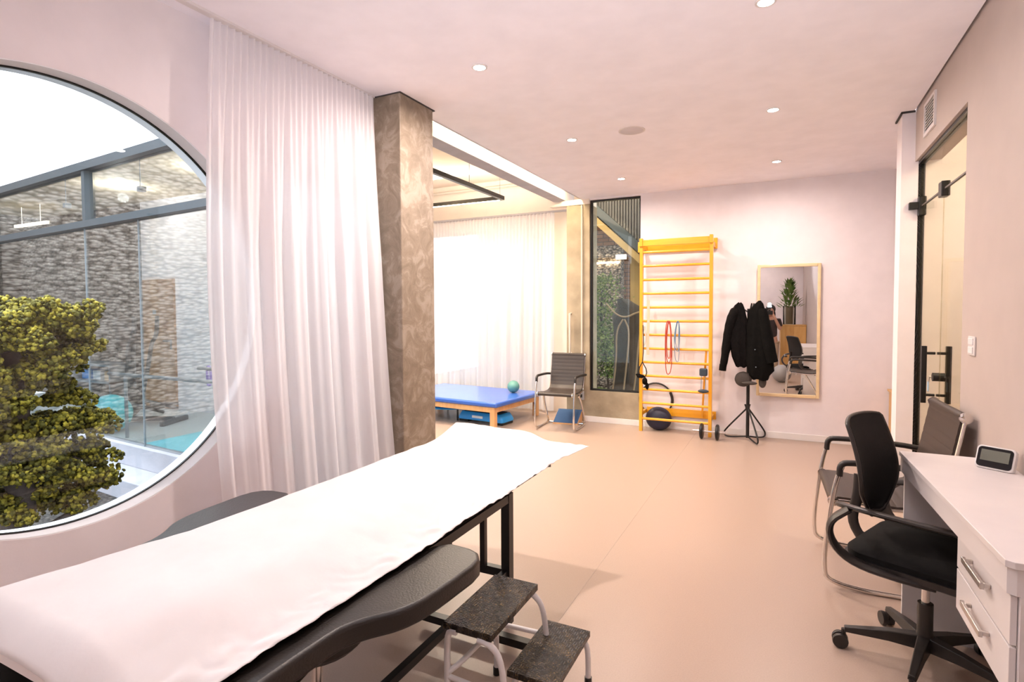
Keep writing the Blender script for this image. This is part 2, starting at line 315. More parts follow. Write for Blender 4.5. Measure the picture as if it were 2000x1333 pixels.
# right wall with glazed door opening
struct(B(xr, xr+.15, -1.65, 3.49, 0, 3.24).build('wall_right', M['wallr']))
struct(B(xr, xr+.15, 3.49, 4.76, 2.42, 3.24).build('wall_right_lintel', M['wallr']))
struct(B(.71, 2.3, 4.74, 4.93, 0, zc).build('wall_pier', M['wall']))
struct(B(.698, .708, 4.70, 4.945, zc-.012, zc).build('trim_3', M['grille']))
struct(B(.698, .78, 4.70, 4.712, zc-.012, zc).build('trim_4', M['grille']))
struct(B(xr-.014, xr, -1.6, 4.7, zc+.03, zc+.05).build('gap_shade_strip', M['grille']))  # dark strip painted as the shade inside the ceiling gap
struct(B(2.2, 2.3, 2.6, yb, 0, 3.24).build('wall_far_right', M['wall']))
struct(B(xr+.15, 2.3, 2.5, 2.6, 0, 3.24).build('wall_side_room', M['cream']))
struct(B(xr+.15, 2.3, 2.6, 4.74, zc, zc+.05).build('ceiling_side_room', M['cream']))
struct(B(-2.62, 2.3, -1.75, -1.65, 0, 3.34).build('wall_front', M['wall']))
struct(B(2.3, 2.4, -1.75, 7.2, -.1, 3.34).build('wall_outer_right', M['wall']))
# lamp and glowing disc added to light the side room
l = bpy.data.lights.new('side_room_fill', 'POINT'); l.shadow_soft_size = .06; l.energy = 14; l.color = (1, .84, .62)
o = bpy.data.objects.new('side_room_fill', l); COL.objects.link(o); o.location = (1.5, 3.7, zc-.12)
tag(MB().lathe([(.15, 0), (.15, -.005), (.14, -.012)], 32).build('side_room_fill_disc', M['lampw'], loc=(1.5, 3.7, zc-.002)), 'round lamp added to light the side room behind the glass door', 'lamp')

# left wall with the round window
cyc, czc, RC = 1.19, 1.434, .888
def ringwall(x0, x1, ya, yb_, za, zb, cy_, cz_, R, n=144):
    m = MB(); b = m.b
    def rect(t):
        dy, dz = math.cos(t), math.sin(t); k = 1e9
        if dy > 1e-9: k = min(k, (yb_-cy_)/dy)
        if dy < -1e-9: k = min(k, (ya-cy_)/dy)
        if dz > 1e-9: k = min(k, (zb-cz_)/dz)
        if dz < -1e-9: k = min(k, (za-cz_)/dz)
        return cy_+dy*k, cz_+dz*k
    ts = sorted([2*PI*i/n for i in range(n)]+[math.atan2(q[1]-cz_, q[0]-cy_) % (2*PI) for q in ((ya, za), (ya, zb), (yb_, za), (yb_, zb))])
    L = []
    for t in ts:
        ry, rz = rect(t); iy, iz = cy_+R*math.cos(t), cz_+R*math.sin(t)
        L.append([b.verts.new(p) for p in ((x1, iy, iz), (x1, ry, rz), (x0, ry, rz), (x0, iy, iz))])
    for i in range(len(L)):
        a, c = L[i], L[(i+1) % len(L)]
        for j in range(4): b.faces.new((a[j], a[(j+1) % 4], c[(j+1) % 4], c[j]))
    return m
struct(ringwall(-2.64, xl, -1.65, 2.13, 0, zc, cyc, czc, RC).build('wall_left', M['wall']))
struct(MB().box(-2.64, xl, 2.13, 2.84, 2.25, zc).box(-2.64, xl, 2.78, 3.0, 0, 2.25).build('wall_left_lintel', M['wall']))
w5 = thing('window_5', '', '', (-2.58, 2.455, 0)); del w5['label']; del w5['category']; struct(w5)
MB().box(-.02, .02, -.325, -.30, .02, 2.25).box(-.02, .02, .30, .325, .02, 2.25).box(-.02, .02, -.30, .30, .02, .05).box(-.02, .02, -.30, .30, 2.22, 2.25).build('window_frame', M['white'], w5)
B(-.003, .003, -.30, .30, .05, 2.22).build('pane', M['gclear'], w5)
struct(B(-2.64, xl, -1.65, 3.0, zc, 3.4).build('wall_left_top', M['wall']))
rw = thing('window_2', '', '', (-2.575, cyc, czc)); del rw['label']; del rw['category']; struct(rw)
RX = Matrix.Rotation(PI/2, 4, 'Y')
def hoop(ra, rb, xa, xb, n=144):
    m = MB(); R = []
    for i in range(n):
        t = 2*PI*i/n; cc, ss = math.cos(t), math.sin(t)
        R.append([(xa, ra*cc, ra*ss), (xb, ra*cc, ra*ss), (xb, rb*cc, rb*ss), (xa, rb*cc, rb*ss)])
    return m.rings(R, closed=True)
hoop(RC-.010, RC, -.004, .008).build('gasket', M['black'], rw)
hoop(RC-.006, RC+.001, -.064, -.002).build('outer_reveal', M['reveal'], rw)
hoop(RC-.004, RC+.001, .006, .083).build('inner_reveal', M['reveal'], rw)
MB().lathe([(RC-.005, -.003), (RC-.005, .003)], 96, RX).build('pane', M['gclear'], rw)

# concrete pillar, bay and beam
tag(B(-2.50, -2.18, 2.83, 3.19, 0, zc-.001).build('pillar', M['conc'], bevel=.006), 'square burnished concrete pillar between the long curtain and the low blue table', 'pillar')
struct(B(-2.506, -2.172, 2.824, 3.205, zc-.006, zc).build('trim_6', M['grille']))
struct(B(-2.67, -2.50, 3.0, yb+.3, zc, 3.24).build('ceiling_beam', M['beam'], bevel=.004))
struct(B(-5.3, -2.67, 3.45, 7.2, 3.24, 3.34).build('ceiling_bay', M['cream']))
wb = MB().box(-5.3, -4.95, 7.05, 7.2, 0, 3.24).box(-4.95, -2.95, 7.05, 7.2, 2.55, 3.24).box(-4.95, -2.95, 7.05, 7.2, 0, .12).box(-2.95, -2.3, 7.05, 7.2, 0, 3.24)
struct(wb.build('wall_bay_rear', M['cream']))
struct(B(-5.4, -5.3, 4.9, 7.2, 0, 3.34).build('wall_bay_left', M['cream']))
wb3 = thing('window_3', '', '', (-3.95, 7.12, .12)); del wb3['label']; del wb3['category']; struct(wb3)
f3 = MB()
for a in ((-1, -.96, 0, .05, 0, 2.43), (.96, 1, 0, .05, 0, 2.43), (-.02, .02, 0, .05, 0, 2.43), (-1, 1, 0, .05, 0, .04), (-1, 1, 0, .05, 2.39, 2.43)): f3.box(*a)
f3.build('window_frame', M['steelg'], wb3); B(-.96, .96, .02, .026, .04, 2.39).build('pane', M['gclear'], wb3)
struct(MB().tube([(-5.2, 7.0, 3.14), (-2.7, 7.0, 3.14)], .022, 10).build('trim_7', M['pvc'], smooth=True))
# cove LED strip on the ceiling edge, throwing light at the beam
tag(B(-2.345, -2.325, 3.25, yb-.05, zc+.052, zc+.066).build('cove_light', M['cove']), 'warm light strip hidden in the ceiling slot beside the grey beam', 'light strip')
struct(B(-2.30, -2.29, 3.2, yb, zc+.0, zc+.03).build('trim_8', M['ceil']))

# ------------------------------------------------------------------ downlights, speaker, vent, switch
def downl(x, y, lab):
    t = thing('downlight', lab, 'ceiling light', (x, y, zc), 0, 'recessed downlights in the white ceiling')
    hoop_ = MB(); R = []
    for i in range(32):
        a = 2*PI*i/32; cc, ss = math.cos(a), math.sin(a)
        R.append([(.045*cc, .045*ss, -.001), (.045*cc, .045*ss, -.006), (.034*cc, .034*ss, -.007), (.034*cc, .034*ss, -.001)])
    hoop_.rings(R, closed=True).build('trim_ring', M['white'], t, True)
    MB().lathe([(.034, -.003), (.034, -.005), (.001, -.0055)], 24).build('bulb', M['lampw'], t)
    return t
DL = {(-.10, 5.72): 'farthest recessed downlight of the row over the coat rack', (-.10, 4.235): 'second downlight from the back wall, right of the round speaker',
      (-.10, 2.747): 'nearest downlight of the right row, cut off by the top edge', (-1.56, 5.72): 'small recessed downlight nearest the tall dark window',
      (-1.56, 4.235): 'recessed downlight left of the round ceiling speaker', (-1.56, 2.747): 'large bright downlight nearest the concrete pillar top'}
for k, v in DL.items(): downl(k[0], k[1], v)
sp = thing('ceiling_speaker', 'round flush white speaker grille in the ceiling', 'speaker', (-1.075, 4.235, zc))
MB().lathe([(.10, 0), (.10, -.004), (.094, -.006), (.088, -.004)], 40).build('rim', M['white'], sp, True)
MB().lathe([(.088, -.0045), (.086, -.0055), (.001, -.0065)], 40).build('grille', mat('speaker_mesh', (.70, .65, .67), .8, 0, .5, 700), sp, True)
vt = thing('air_vent', 'white louvred wall vent above the glass door', 'vent', (xr, 4.29, 2.605))
vf = MB()
for a in ((-.012, 0, -.145, .145, .085, .105), (-.012, 0, -.145, .145, -.105, -.085), (-.012, 0, -.145, -.125, -.085, .085), (-.012, 0, .125, .145, -.085, .085)): vf.box(*a)
vf.build('frame', M['white'], vt); B(-.003, -.001, -.125, .125, -.085, .085).build('backing', M['grille'], vt)
vs = MB()
for k in range(9): vs.box(-.008, -.004, -.125, .125, -.078+k*.0185, -.073+k*.0185)
vs.build('slats', M['white'], vt)
sw = thing('light_switch', 'white double light switch plate on the right wall', 'light switch', (xr, 3.30, 1.22))
B(-.008, 0, -.05, .05, -.045, .045).build('plate', M['white'], sw, bevel=.003)
B(-.012, -.008, -.035, .035, .005, .036).build('rocker', M['wsteel'], sw, bevel=.002); B(-.012, -.008, -.035, .035, -.036, -.005).build('rocker', M['wsteel'], sw, bevel=.002)

# ------------------------------------------------------------------ glass door
gx = .83
dr = thing('door_1', '', '', (gx, 4.08, 0)); del dr['label']; del dr['category']; struct(dr)
B(-.004, .004, .035, .66, .01, 2.10).build('door_leaf', M['gdoor'], dr)
B(-.004, .004, -.59, .028, .01, 2.10).build('side_panel', M['gdoor'], dr)
B(-.004, .004, -.59, .66, 2.11, 2.40).build('transom_pane', M['gdoor'], dr)
fb = MB().box(-.02, .02, -.59, .68, 2.40, 2.42).box(-.02, .02, .66, .68, 0, 2.40)
fb.build('door_frame', M['black'], dr)
B(-.006, .006, -.59, .66, 2.100, 2.110).build('seal', mat('grey_seal', (.12, .10, .09), .5), dr)
B(-.022, .022, .61, .70, 2.04, 2.17).build('patch_fitting', M['black'], dr, bevel=.005)
B(-.075, -.02, .62, .66, 2.085, 2.135).build('closer_knob', M['black'], dr, bevel=.004)
B(-.022, .022, -.01, .07, 2.06, 2.15).build('patch_fitting', M['black'], dr, bevel=.005)
B(-.022, .022, -.60, -.55, 2.04, 2.17).build('patch_fitting', M['black'], dr, bevel=.005)
for sx, nm in ((-1, 'door_handle'), (1, 'door_handle')):
    h = MB(); X = sx*.062
    h.box(X-.014, X+.014, .115, .143, .81, 1.165); h.tube([(sx*.004, .129, .86), (X, .129, .86)], .009); h.tube([(sx*.004, .129, 1.12), (X, .129, 1.12)], .009)
    h.build(nm, M['black'], dr, bevel=.003)
MB().lathe([(.026, -.03), (.026, .03)], 20, Matrix.Translation((0, .06, .98)) @ RX).build('door_lock', M['black'], dr, True)
ky = thing('key_ring', 'small key with pale blue tag hanging in the glass door lock', 'keys', (gx-.035, 4.14, .98))
MB().tube([(0, 0, 0), (-.012, 0, 0)], .006).tube([(-.01, 0.002, -.002), (-.012, .004, -.03)], .003).build('key', M['alu'], ky)
B(-.017, -.013, -.012, .018, -.09, -.03).build('key_tag', M['tag'], ky, bevel=.003)

# ------------------------------------------------------------------ curtains
def curtain(name, P0, P1, ztop, zbot, nf, amp, flare, m, lab, side, seed=1, skip=None):
    rnd = random.Random(seed); P0, P1 = Vector(P0), Vector(P1); d = (P1-P0); L = d.length; d.normalize(); nrm = Vector((side*d.y*-1, side*d.x, 0))
    ph = [rnd.uniform(-.35, .35) for _ in range(nf+2)]; am = [rnd.uniform(.6, 1.35) for _ in range(nf+2)]
    def F(u, v):
        z = ztop+(zbot-ztop)*v
        s_ = u*nf; k = int(min(s_, nf-1e-6)); fr_ = s_-k
        # pleats: tight and regular at heading tape, looser further down
        top = math.sin(2*PI*s_)*amp*.55
        A_ = am[k]*(1-fr_)+am[k+1]*fr_; low = math.sin(2*PI*(s_*.24)+2.5*(ph[k]*(1-fr_)+ph[k+1]*fr_)+.5*v)*amp*A_+math.sin(2*PI*s_*.55+2+v*1.2+3*ph[k]*(1-fr_)+3*ph[k+1]*fr_)*amp*.5*A_
        t = min(1, max(0, v-.045)*3.0)
        off = top*(1-t)+low*t
        fl = flare(u, v)
        p = P0+d*(L*u+fl[0])+nrm*(off+fl[1])
        return (p.x, p.y, z)
    return tag(MB().grid(F, nf*14, 34).build(name, m, smooth=True), lab, 'curtain')
def fl1(u, v):
    s_ = v*v
    return (-(1-u)*.05*math.sin(PI*min(1, v*1.1))+u*.03*v, .10*s_*u+.03*s_)
curtain('curtain', (-2.40, 1.715, 0), (-2.365, 2.80, 0), zc-.012, .03, 30, .022, fl1, M['sheer'], 'long white sheer curtain hanging between the round window and the concrete pillar', -1, 3)
def fl2(u, v): return (0, .05*v)
curtain('curtain', (-5.1, 6.93, 0), (-2.80, 6.93, 0), 2.70, .035, 44, .028, fl2, M['sheer2'], 'bright backlit white curtain behind the low blue treatment table', -1, 8)
def track(P, m='white'):
    return MB().box(*P).build('curtain_track', M[m])
tag(track((-2.40, -2.365, -1.5, 2.815, zc-.012, zc)), 'slim white curtain track on the ceiling above the long sheer curtain', 'curtain track')
tag(track((-5.2, -2.62, 6.91, 6.945, 2.70, 2.725), 'beam'), 'grey curtain rail above the backlit curtain', 'curtain track')

# hanging square light frame in the bay
hl = thing('pendant_light_frame', 'black square tube light frame hung on thin wires over the blue table', 'pendant light', (-3.55, 5.10, 2.70))
fm = MB()
for a in ((-.52, .52, -.76, -.72, 0, .045), (-.52, .52, .74, .78, 0, .045), (-.56, -.52, -.76, .78, 0, .045), (.50, .54, -.76, .78, 0, .045)): fm.box(*a)
fm.build('frame', M['black'], hl)
gl = MB()
for a in ((-.50, .48, .745, .775, -.004, 0), (-.555, -.525, -.74, .77, -.004, 0)): gl.box(*a)
gl.build('light_diffuser', M['warmstrip'], hl)
for k_, (x, y) in enumerate(((0, .76), (-.54, 0))):
    for sg in (-1, 1):
        l = bpy.data.lights.new('pendant_beam', 'AREA'); l.shape = 'RECTANGLE'; l.size = .95 if k_ == 0 else .03; l.size_y = .03 if k_ == 0 else 1.4
        l.energy = 27 if sg < 0 else 22; l.color = (1, .86, .70); o = bpy.data.objects.new('pendant_beam', l); COL.objects.link(o); o.parent = hl
        o.location = (x, y, -.008 if sg < 0 else .055); o.rotation_euler = (0, 0 if sg < 0 else PI, 0)
for x, y in ((-.5, -.72), (.5, -.72), (-.5, .74), (.5, .74), (.52, 0.0)):
    MB().tube([(x, y, .04), (x, y, .54)], .0025, 6).build('wire', M['steelg'], hl)

# ------------------------------------------------------------------ grab bar, conduit, outlet
MB().tube([(0, 0, 0), (0, -.045, 0), (0, -.05, .50), (0, 0, .50)], .013, 12).build('grab_bar', M['pvc'], None, True, loc=(-2.43, yb-.004, .85))
g = bpy.data.objects['grab_bar']; tag(g, 'white vertical grab rail fixed to the concrete column', 'grab rail')
cg = thing('outlet_box', 'small grey wall outlet with vertical conduit beside the tall window', 'outlet', (-2.285, yb, .27))
B(-.03, .03, -.03, 0, 0, .11).build('box', mat('grey_box', (.45, .45, .46), .5), cg, bevel=.004); B(-.012, .012, -.034, -.03, .03, .07).build('socket', M['black'], cg)
MB().tube([(0, -.012, .11), (0, -.012, 2.42)], .011, 10).build('conduit', M['pvc'], cg, True)

# ------------------------------------------------------------------ treatment bed
bed = thing('treatment_bed', 'black padded treatment bed with arm pads under a paper sheet, in the foreground', 'bed', (-1.41, 1.3, 0))
def rbox(x0, x1, y0, y1, z0, z1, r, n=6):
    P = []
    for cx_, cy_, a0 in ((x1-r, y1-r, 0), (x0+r, y1-r, 90), (x0+r, y0+r, 180), (x1-r, y0+r, 270)):
        for k in range(n+1):
            a = math.radians(a0+90*k/n); P.append((cx_+r*math.cos(a), cy_+r*math.sin(a)))
    return P
def ztop(Y):  # world height of the mattress along its length
    return .672+.05*max(0, min(1, (1.25-Y)/.75))**1.3+.018*max(0, min(1, (Y-2.45)/.3))
def crossz(x, Y):   # padded top rolls off gently towards the right-hand edge
    t = max(0, min(1, (x-.06)/.30)); t = t*t*(3-2*t)
    return ztop(Y)-(ztop(Y)-.612)*t
def mattress():
    m = MB(); R = []
    for i in range(41):
        Y = .62+(2.62-.62)*i/40; e = 0 if 0 < i < 40 else .014; rg_ = []
        for k in range(21):
            x = -.335+.67*k/20; rg_.append((x*(1-e), Y-1.3, crossz(x, Y)-e-(.012 if k in (0, 20) else 0)-(.003 if k in (1, 19) else 0)))
        rg_ += [(.335*(1-e), Y-1.3, .600), (-.335*(1-e), Y-1.3, .600)]
        R.append(rg_)
    return m.rings(R)
mattress().build('mattress', M['bvinyl'], bed, True)
def pad(pts, z, side, th=.06):
    P = [Vector((x, y, 0)) for x, y in pts]
    for _ in range(2):
        Q = []
        for i in range(len(P)):
            a, c = P[i], P[(i+1) % len(P)]; Q += [a*.8+c*.2, a*.2+c*.8]
        P = Q
    return MB().prism([(p.x+1.41, p.y-1.3) for p in P], z-th, z)
R_ = [(-1.10, .28), (-.998, .30), (-.995, 1.0), (-.965, 1.075), (-.905, 1.15), (-.875, 1.24), (-.855, 1.56), (-1.10, 1.58)]
pad(R_, .605, 1).build('arm_pad', M['bvinyl'], bed, True, bevel=.012, seg=3)
L_ = [(-2.82-x-.07, y+.07) for x, y in R_]
pad([(x if i not in (0, 7) else x, y) for i, (x, y) in enumerate(L_)][::-1], .635, -1).build('arm_pad', M['gvinyl'], bed, True, bevel=.012, seg=3)
fb = MB()
for x in (.325, -.325):
    fb.box(x-.018, x+.018, -.75, .85, .563, .598)
fb.box(-.34, .34, .815, .85, .563, .598).box(-.34, .34, -.75, -.715, .563, .598)
fb.build('upper_frame', M['black'], bed)
for x in (.325, -.325):
    for y in (.83, -.73): B(x-.02, x+.02, y-.02, y+.02, .02 if y > 0 else .02, .60).build('leg', M['black'], bed)
lf = MB()
lf.box(.31, .335, -.73, .83, .235, .262).box(-.335, -.31, -.73, .83, .235, .262).box(-.34, .34, .815, .845, .225, .262).box(-.34, .34, -.745, -.715, .225, .262)
lf.build('lower_frame', M['black'], bed)
B(-.02, .62, .665, .70, .03, .062).build('floor_bar', M['black'], bed); B(-.34, .34, -.745, -.715, .01, .045).build('floor_bar', M['black'], bed)
for x in (.215, .03): MB().box(x-.012, x+.012, .80, .825, .26, .57).build('upright', M['black'], bed)
MB()._bar((.20, -.70, .25), (.20, .45, .56), .025, .02).build('lift_strut', M['black'], bed); MB()._bar((-.20, -.70, .25), (-.20, .45, .56), .025, .02).build('lift_strut', M['black'], bed)
# paper sheet: lies over the mattress, hangs over the sides, flares past the far end
ps = random.Random(5)
def sheet(u, v):
    Y = .545+(2.80-.545)*v
    x = -.350+u*.712; e = max(0, (Y-2.50)/.30)
    z = crossz(min(x, .335), Y)+.006
    if x < -.325: z -= (-.325-x)*1.2
    N = noise.noise
    tt = max(0, min(1, (x-.05)/.3))
    z += .006*abs(N(Vector((x*2.5, Y*1.7, 1))))+.016*tt*(1-tt)*2*abs(N(Vector((x*3, Y*3.5, 9))))*1.8+.005*abs(N(Vector((x*5, Y*4.5, 19))))+.0035*abs(N(Vector((x*14+Y*6, Y*7, 4))))
    c_ = max(0, 1-abs(x-.33)/.09)
    z += c_*.018*abs(N(Vector((x*22, Y*16, 2))))**1.0
    x += max(0, (x-.25)/.1)*.010*N(Vector((Y*3.1, 0, 5)))+c_*.006*N(Vector((Y*14, 3, 5)))
    if e > 0:
        rt = max(0, min(1, (x-.05)/.30)); lt = max(0, min(1, (-.05-x)/.28))
        z += e*e*(.020+.020*lt+.028*rt*rt)-.014*math.exp(-((x-.20)/.05)**2)*e; x += e*e*.115*rt*rt
        Y += -.05*e*lt*lt-.07*e*e*(1-lt)*(1-rt)*0
    n_ = max(0, (.63-Y)/.085)
    z -= .055*n_**1.6
    return (x, Y-1.3, z)
sh = MB().grid(sheet, 90, 220).build('paper_sheet', M['paper'], None, True, solid=.001, loc=(-1.41, 1.3, 0))
tag(sh, 'creased white paper sheet covering the treatment bed in the foreground', 'sheet')

# ------------------------------------------------------------------ step stool
st = thing('step_stool', 'white tube two-step stool with black ribbed treads beside the bed', 'step stool', (-.86, 1.80, 0))
X0, X1 = -.135, .045
B(X0, X1, -.315, .05, .357, .38).build('tread', M['tread'], st, bevel=.002); B(.035, .215, -.19, .15, .17, .192).build('tread', M['tread'], st, bevel=.002)
for y in (-.27, -.01): pass
def st_leg(pts, nm='leg'): return MB().tube(pts, .0105, 10, smooth=2).build(nm, M['wsteel'], st, True)
for y in (-.31, .03):
    st_leg([(X0+.015, y, .01), (X0+.012, y, .30), (X0+.02, y, .355), (X0+.05, y, .355)])
    st_leg([(X1-.05, y, .352), (X1-.01, y, .35), (X1+.02, y+.02, .30), (X1+.03, y+.03, .18)])
for y in (-.165, .125):
    st_leg([(.05, y, .01), (.05, y, .165), (.09, y, .167)])
    st_leg([(.17, y, .167), (.205, y, .16), (.215, y, .12), (.215, y, .01)])
MB().tube([(X0+.013, -.31, .20), (X1+.02, -.28, .165)], .009, 10).build('rail', M['wsteel'], st, True)
MB().tube([(X0+.013, .03, .20), (X1+.02, .10, .165)], .009, 10).build('rail', M['wsteel'], st, True)
MB().tube([(X0+.013, -.31, .21), (X0+.06, -.29, .25), (X0+.06, .01, .25), (X0+.013, .03, .21)], .009, 10, smooth=2).build('rail', M['wsteel'], st, True)
for x, y in ((X0+.015, -.31), (X0+.015, .03), (.05, -.165), (.05, .125), (.215, -.165), (.215, .125)):
    MB().lathe([(.014, 0), (.014, .03)], 12, Matrix.Translation((x, y, 0))).build('rubber_foot', M['black'], st, True)

# chrome rolling stool tucked under the bed
rs = thing('rolling_stool', 'chrome based rolling stool tucked below the bed arm pad', 'stool', (-1.26, 1.20, 0), .3)
MB().lathe([(.025, .06), (.025, .20), (.016, .21), (.016, .40)], 18).build('column', M['chrome'], rs, True)
MB().lathe([(.13, .40), (.15, .42), (.15, .45), (.13, .47)], 28).build('seat', M['bvinyl'], rs, True)
for k in range(5):
    a = 2*PI*k/5; c_, s_ = math.cos(a), math.sin(a)
    lg = MB().tube([(.02*c_, .02*s_, .12), (.10*c_, .10*s_, .13), (.18*c_, .18*s_, .085), (.21*c_, .21*s_, .06)], .013, 10, smooth=2).build('leg', M['chrome'], rs, True)
    MB().lathe([(.024, -.012), (.024, .012)], 16, Matrix.Translation((.21*c_, .21*s_, .024)) @ Matrix.Rotation(a, 4, 'Z') @ Matrix.Rotation(PI/2, 4, 'X')).build('castor', M['black'], lg, True)

# ------------------------------------------------------------------ visitor chairs
def visitor(name, label, loc, rot, wd=.47, zs=.43, zt=.87, dp=.44, group='black ribbed visitor chairs with chrome sled frames'):
    t = thing(name, label, 'chair', loc, rot, group); hw = wd/2; w2 = hw-.025
    # L-shaped sling profile in (y, z); the sitter faces -y
    pr_ = [(-dp*.52, zs+.005), (-dp*.40, zs+.012), (0, zs-.012), (dp*.34, zs-.004), (dp*.47, zs+.03), (dp*.54, zs+.10), (dp*.60, zs+.22), (dp*.66, zt-.10), (dp*.70, zt)]
    P = [Vector((0, a, b)) for a, b in pr_]
    for _ in range(3):
        Q = [P[0]]
        for i in range(len(P)-1): Q += [P[i]*.75+P[i+1]*.25, P[i]*.25+P[i+1]*.75]
        Q.append(P[-1]); P = Q
    def sling(P, th, hw_, m, nm, rib):
        R = []; acc = 0
        for i, p in enumerate(P):
            a = P[max(0, i-1)]; c_ = P[min(len(P)-1, i+1)]; tt = (c_-a).normalized(); nn = Vector((0, -tt.z, tt.y))
            acc += (p-P[max(0, i-1)]).length; k = rib*abs(math.sin(acc*PI/.045))**.5 if rib else 0
            R.append([(-hw_, p.y, p.z), (hw_, p.y, p.z)]+[(q, p.y+nn.y*(th+k), p.z+nn.z*(th+k)) for q in (hw_, -hw_)])
        return MB().rings(R).build(nm, m, t, False)
    # resample for ribs
    D = [0]
    for i in range(1, len(P)): D.append(D[-1]+(P[i]-P[i-1]).length)
    Q = []; n = 110
    for k in range(n+1):
        s_ = D[-1]*k/n; j = max(i for i in range(len(D)) if D[i] <= s_+1e-9); j = min(j, len(P)-2)
        Q.append(P[j].lerp(P[j+1], (s_-D[j])/(D[j+1]-D[j])))
    cut = int(n*.50)
    sling(Q[:cut+1], .016, w2, M['brown'], 'seat', .002); sling(Q[cut:], .016, w2, M['brown'], 'backrest', .002)
    for s_ in (-1, 1): MB().tube([(s_*(w2+.006), q.y, q.z) for q in Q[::3]], .008, 8).build('side_rail', M['chrome'], t, True)
    for q, nm in ((Q[-1], 'top_roll'), (Q[0], 'front_roll')):
        r_ = MB().tube([(-w2, q.y, q.z), (w2, q.y, q.z)], .02, 16).build(nm, M['brown'], t, True)
        for s_ in (-1, 1): MB().lathe([(.026, 0), (.026, .010), (.016, .014), (.001, .015)], 18, Matrix.Translation((s_*w2, q.y, q.z)) @ Matrix.Rotation(s_*PI/2, 4, 'Y')).build('end_cap', M['chrome'], r_, True)
    za = zs+.20
    for s_ in (-1, 1):
        x = s_*(hw+.004)
        MB().tube([(x, -dp*.44, za-.01), (x, -dp*.50, za-.08), (x, -dp*.56, zs-.05), (x, -dp*.62, .12), (x, -dp*.56, .012), (x, dp*.50, .012), (x, dp*.44, .06), (x, dp*.10, zs-.10), (x*.92, 0, zs-.03)], .0115, 10, smooth=3).build('frame_tube', M['chrome'], t, True)
        MB().tube([(x, -dp*.47, za-.06), (x, -dp*.46, za), (x, -dp*.36, za+.012), (x, dp*.30, za+.005), (x*.98, dp*.60, za-.01)], .015, 10, smooth=2).build('armrest', M['plastic'], t, True)
    for y, z in ((-dp*.30, zs-.018), (dp*.30, zs-.03)): MB().tube([(-w2, y, z), (w2, y, z)], .009, 10).build('crossbar', M['chrome'], t, True)
    MB().tube([(-hw, dp*.48, .014), (hw, dp*.48, .014)], .0105, 10).build('crossbar', M['chrome'], t, True)
    return t
visitor('visitor_chair', 'brown-black ribbed visitor chair between the desk and the glass door, facing left', (.435, 3.44, 0), -PI/2+.04, .56, .43, .89, .43)
visitor('visitor_chair', 'black ribbed visitor chair in front of the concrete column, beside the blue table', (-2.39, 6.12, 0), .06, .46, .415, .845, .44)

# ------------------------------------------------------------------ office chair
oc = thing('office_chair', 'black mesh-back swivel chair with star base pulled up to the white desk', 'chair', (.50, 2.61, 0), math.atan2(.9, .43)-0.0)
# local: sitter faces -y ; rotation puts -y towards (+x, slightly -y)
oc.rotation_euler[2] = math.atan2(-.43, .9)+PI/2
hubz = .10
hb = MB().lathe([(.032, .07), (.034, .10), (.026, .135), (.026, .25)], 18); hb.build('hub', M['plastic'], oc, True)
MB().lathe([(.014, .24), (.014, .40)], 14).build('gas_lift', M['chrome'], oc, True)
base_rot = -oc.rotation_euler[2]
for k in range(5):
    a = base_rot+math.radians(180+72*k); c_, s_ = math.cos(a), math.sin(a)
    lg = MB(); R = []
    for q, ww, z0, z1 in ((.015, .026, .07, .125), (.12, .02, .075, .115), (.27, .014, .07, .090)):
        R.append([(q*c_-s_*ww, q*s_+c_*ww, z0), (q*c_+s_*ww, q*s_-c_*ww, z0), (q*c_+s_*ww*.8, q*s_-c_*ww*.8, z1), (q*c_-s_*ww*.8, q*s_+c_*ww*.8, z1)])
    lo = lg.rings(R).build('leg', M['plastic'], oc, bevel=.003)
    cs = MB()
    for off in (-.014, .014): cs.lathe([(.012, -.009), (.028, -.009), (.030, 0), (.028, .009), (.012, .009)], 18, Matrix.Translation((.272*c_-s_*off+.012*c_, .272*s_+c_*off+.012*s_, .030)) @ Matrix.Rotation(a, 4, 'Z') @ Matrix.Rotation(PI/2, 4, 'X'))
    cs.tube([(.272*c_, .272*s_, .03), (.272*c_, .272*s_, .078)], .009, 8)
    cs.build('castor', M['plastic'], lo, True)
B(-.09, .09, -.09, .09, .385, .42).build('tilt_mechanism', M['plastic'], oc, bevel=.01)
MB().tube([(-.07, .03, .395), (-.11, .09, .385), (-.12, .12, .378)], .006, 8).tube([(-.12, .12, .378), (-.13, .16, .374), (-.14, .21, .372)], [.009, .014, .010], 10, flat=(.7, 1)).build('height_lever', M['plastic'], oc, True)
def seatf():
    P = rbox(-.235, .235, -.25, .22, 0, 0, .09, 6)
    m = MB(); R = []
    for k, z in ((.90, .415), (1.0, .43), (1.0, .458), (.93, .474), (.5, .482)): R.append([(x*k, y*k, z) for x, y in P])
    return m.rings(R)
seatf().build('seat', M['fabric'], oc, True)
P = rbox(-.243, .243, -.258, .228, 0, 0, .09, 6)
MB().rings([[(x*k, y*k, z) for x, y in P] for k, z in ((.92, .405), (1, .415), (1.0, .437))]).build('seat_shell', M['plastic'], oc, True)
def backp(u, v, o_=0, sc=1):
    # v 0 bottom .. 1 top, u -1..1
    hw_ = (.05+.145*min(1, v*3.2)**.8)*(1-.10*max(0, (v-.5)/.5)); z = .555+.385*v+.014*(1-abs(u)**3)*(v > .95)
    y = .205+.055*v+.03*math.sin(v*PI)*-1-.035*(u*u)*1.0+o_
    return (u*hw_*sc, y, z)
MB().grid(lambda a, b: backp(a*2-1, b, 0, .93), 16, 24).build('backrest_mesh', M['mesh'], oc, True, solid=.008)
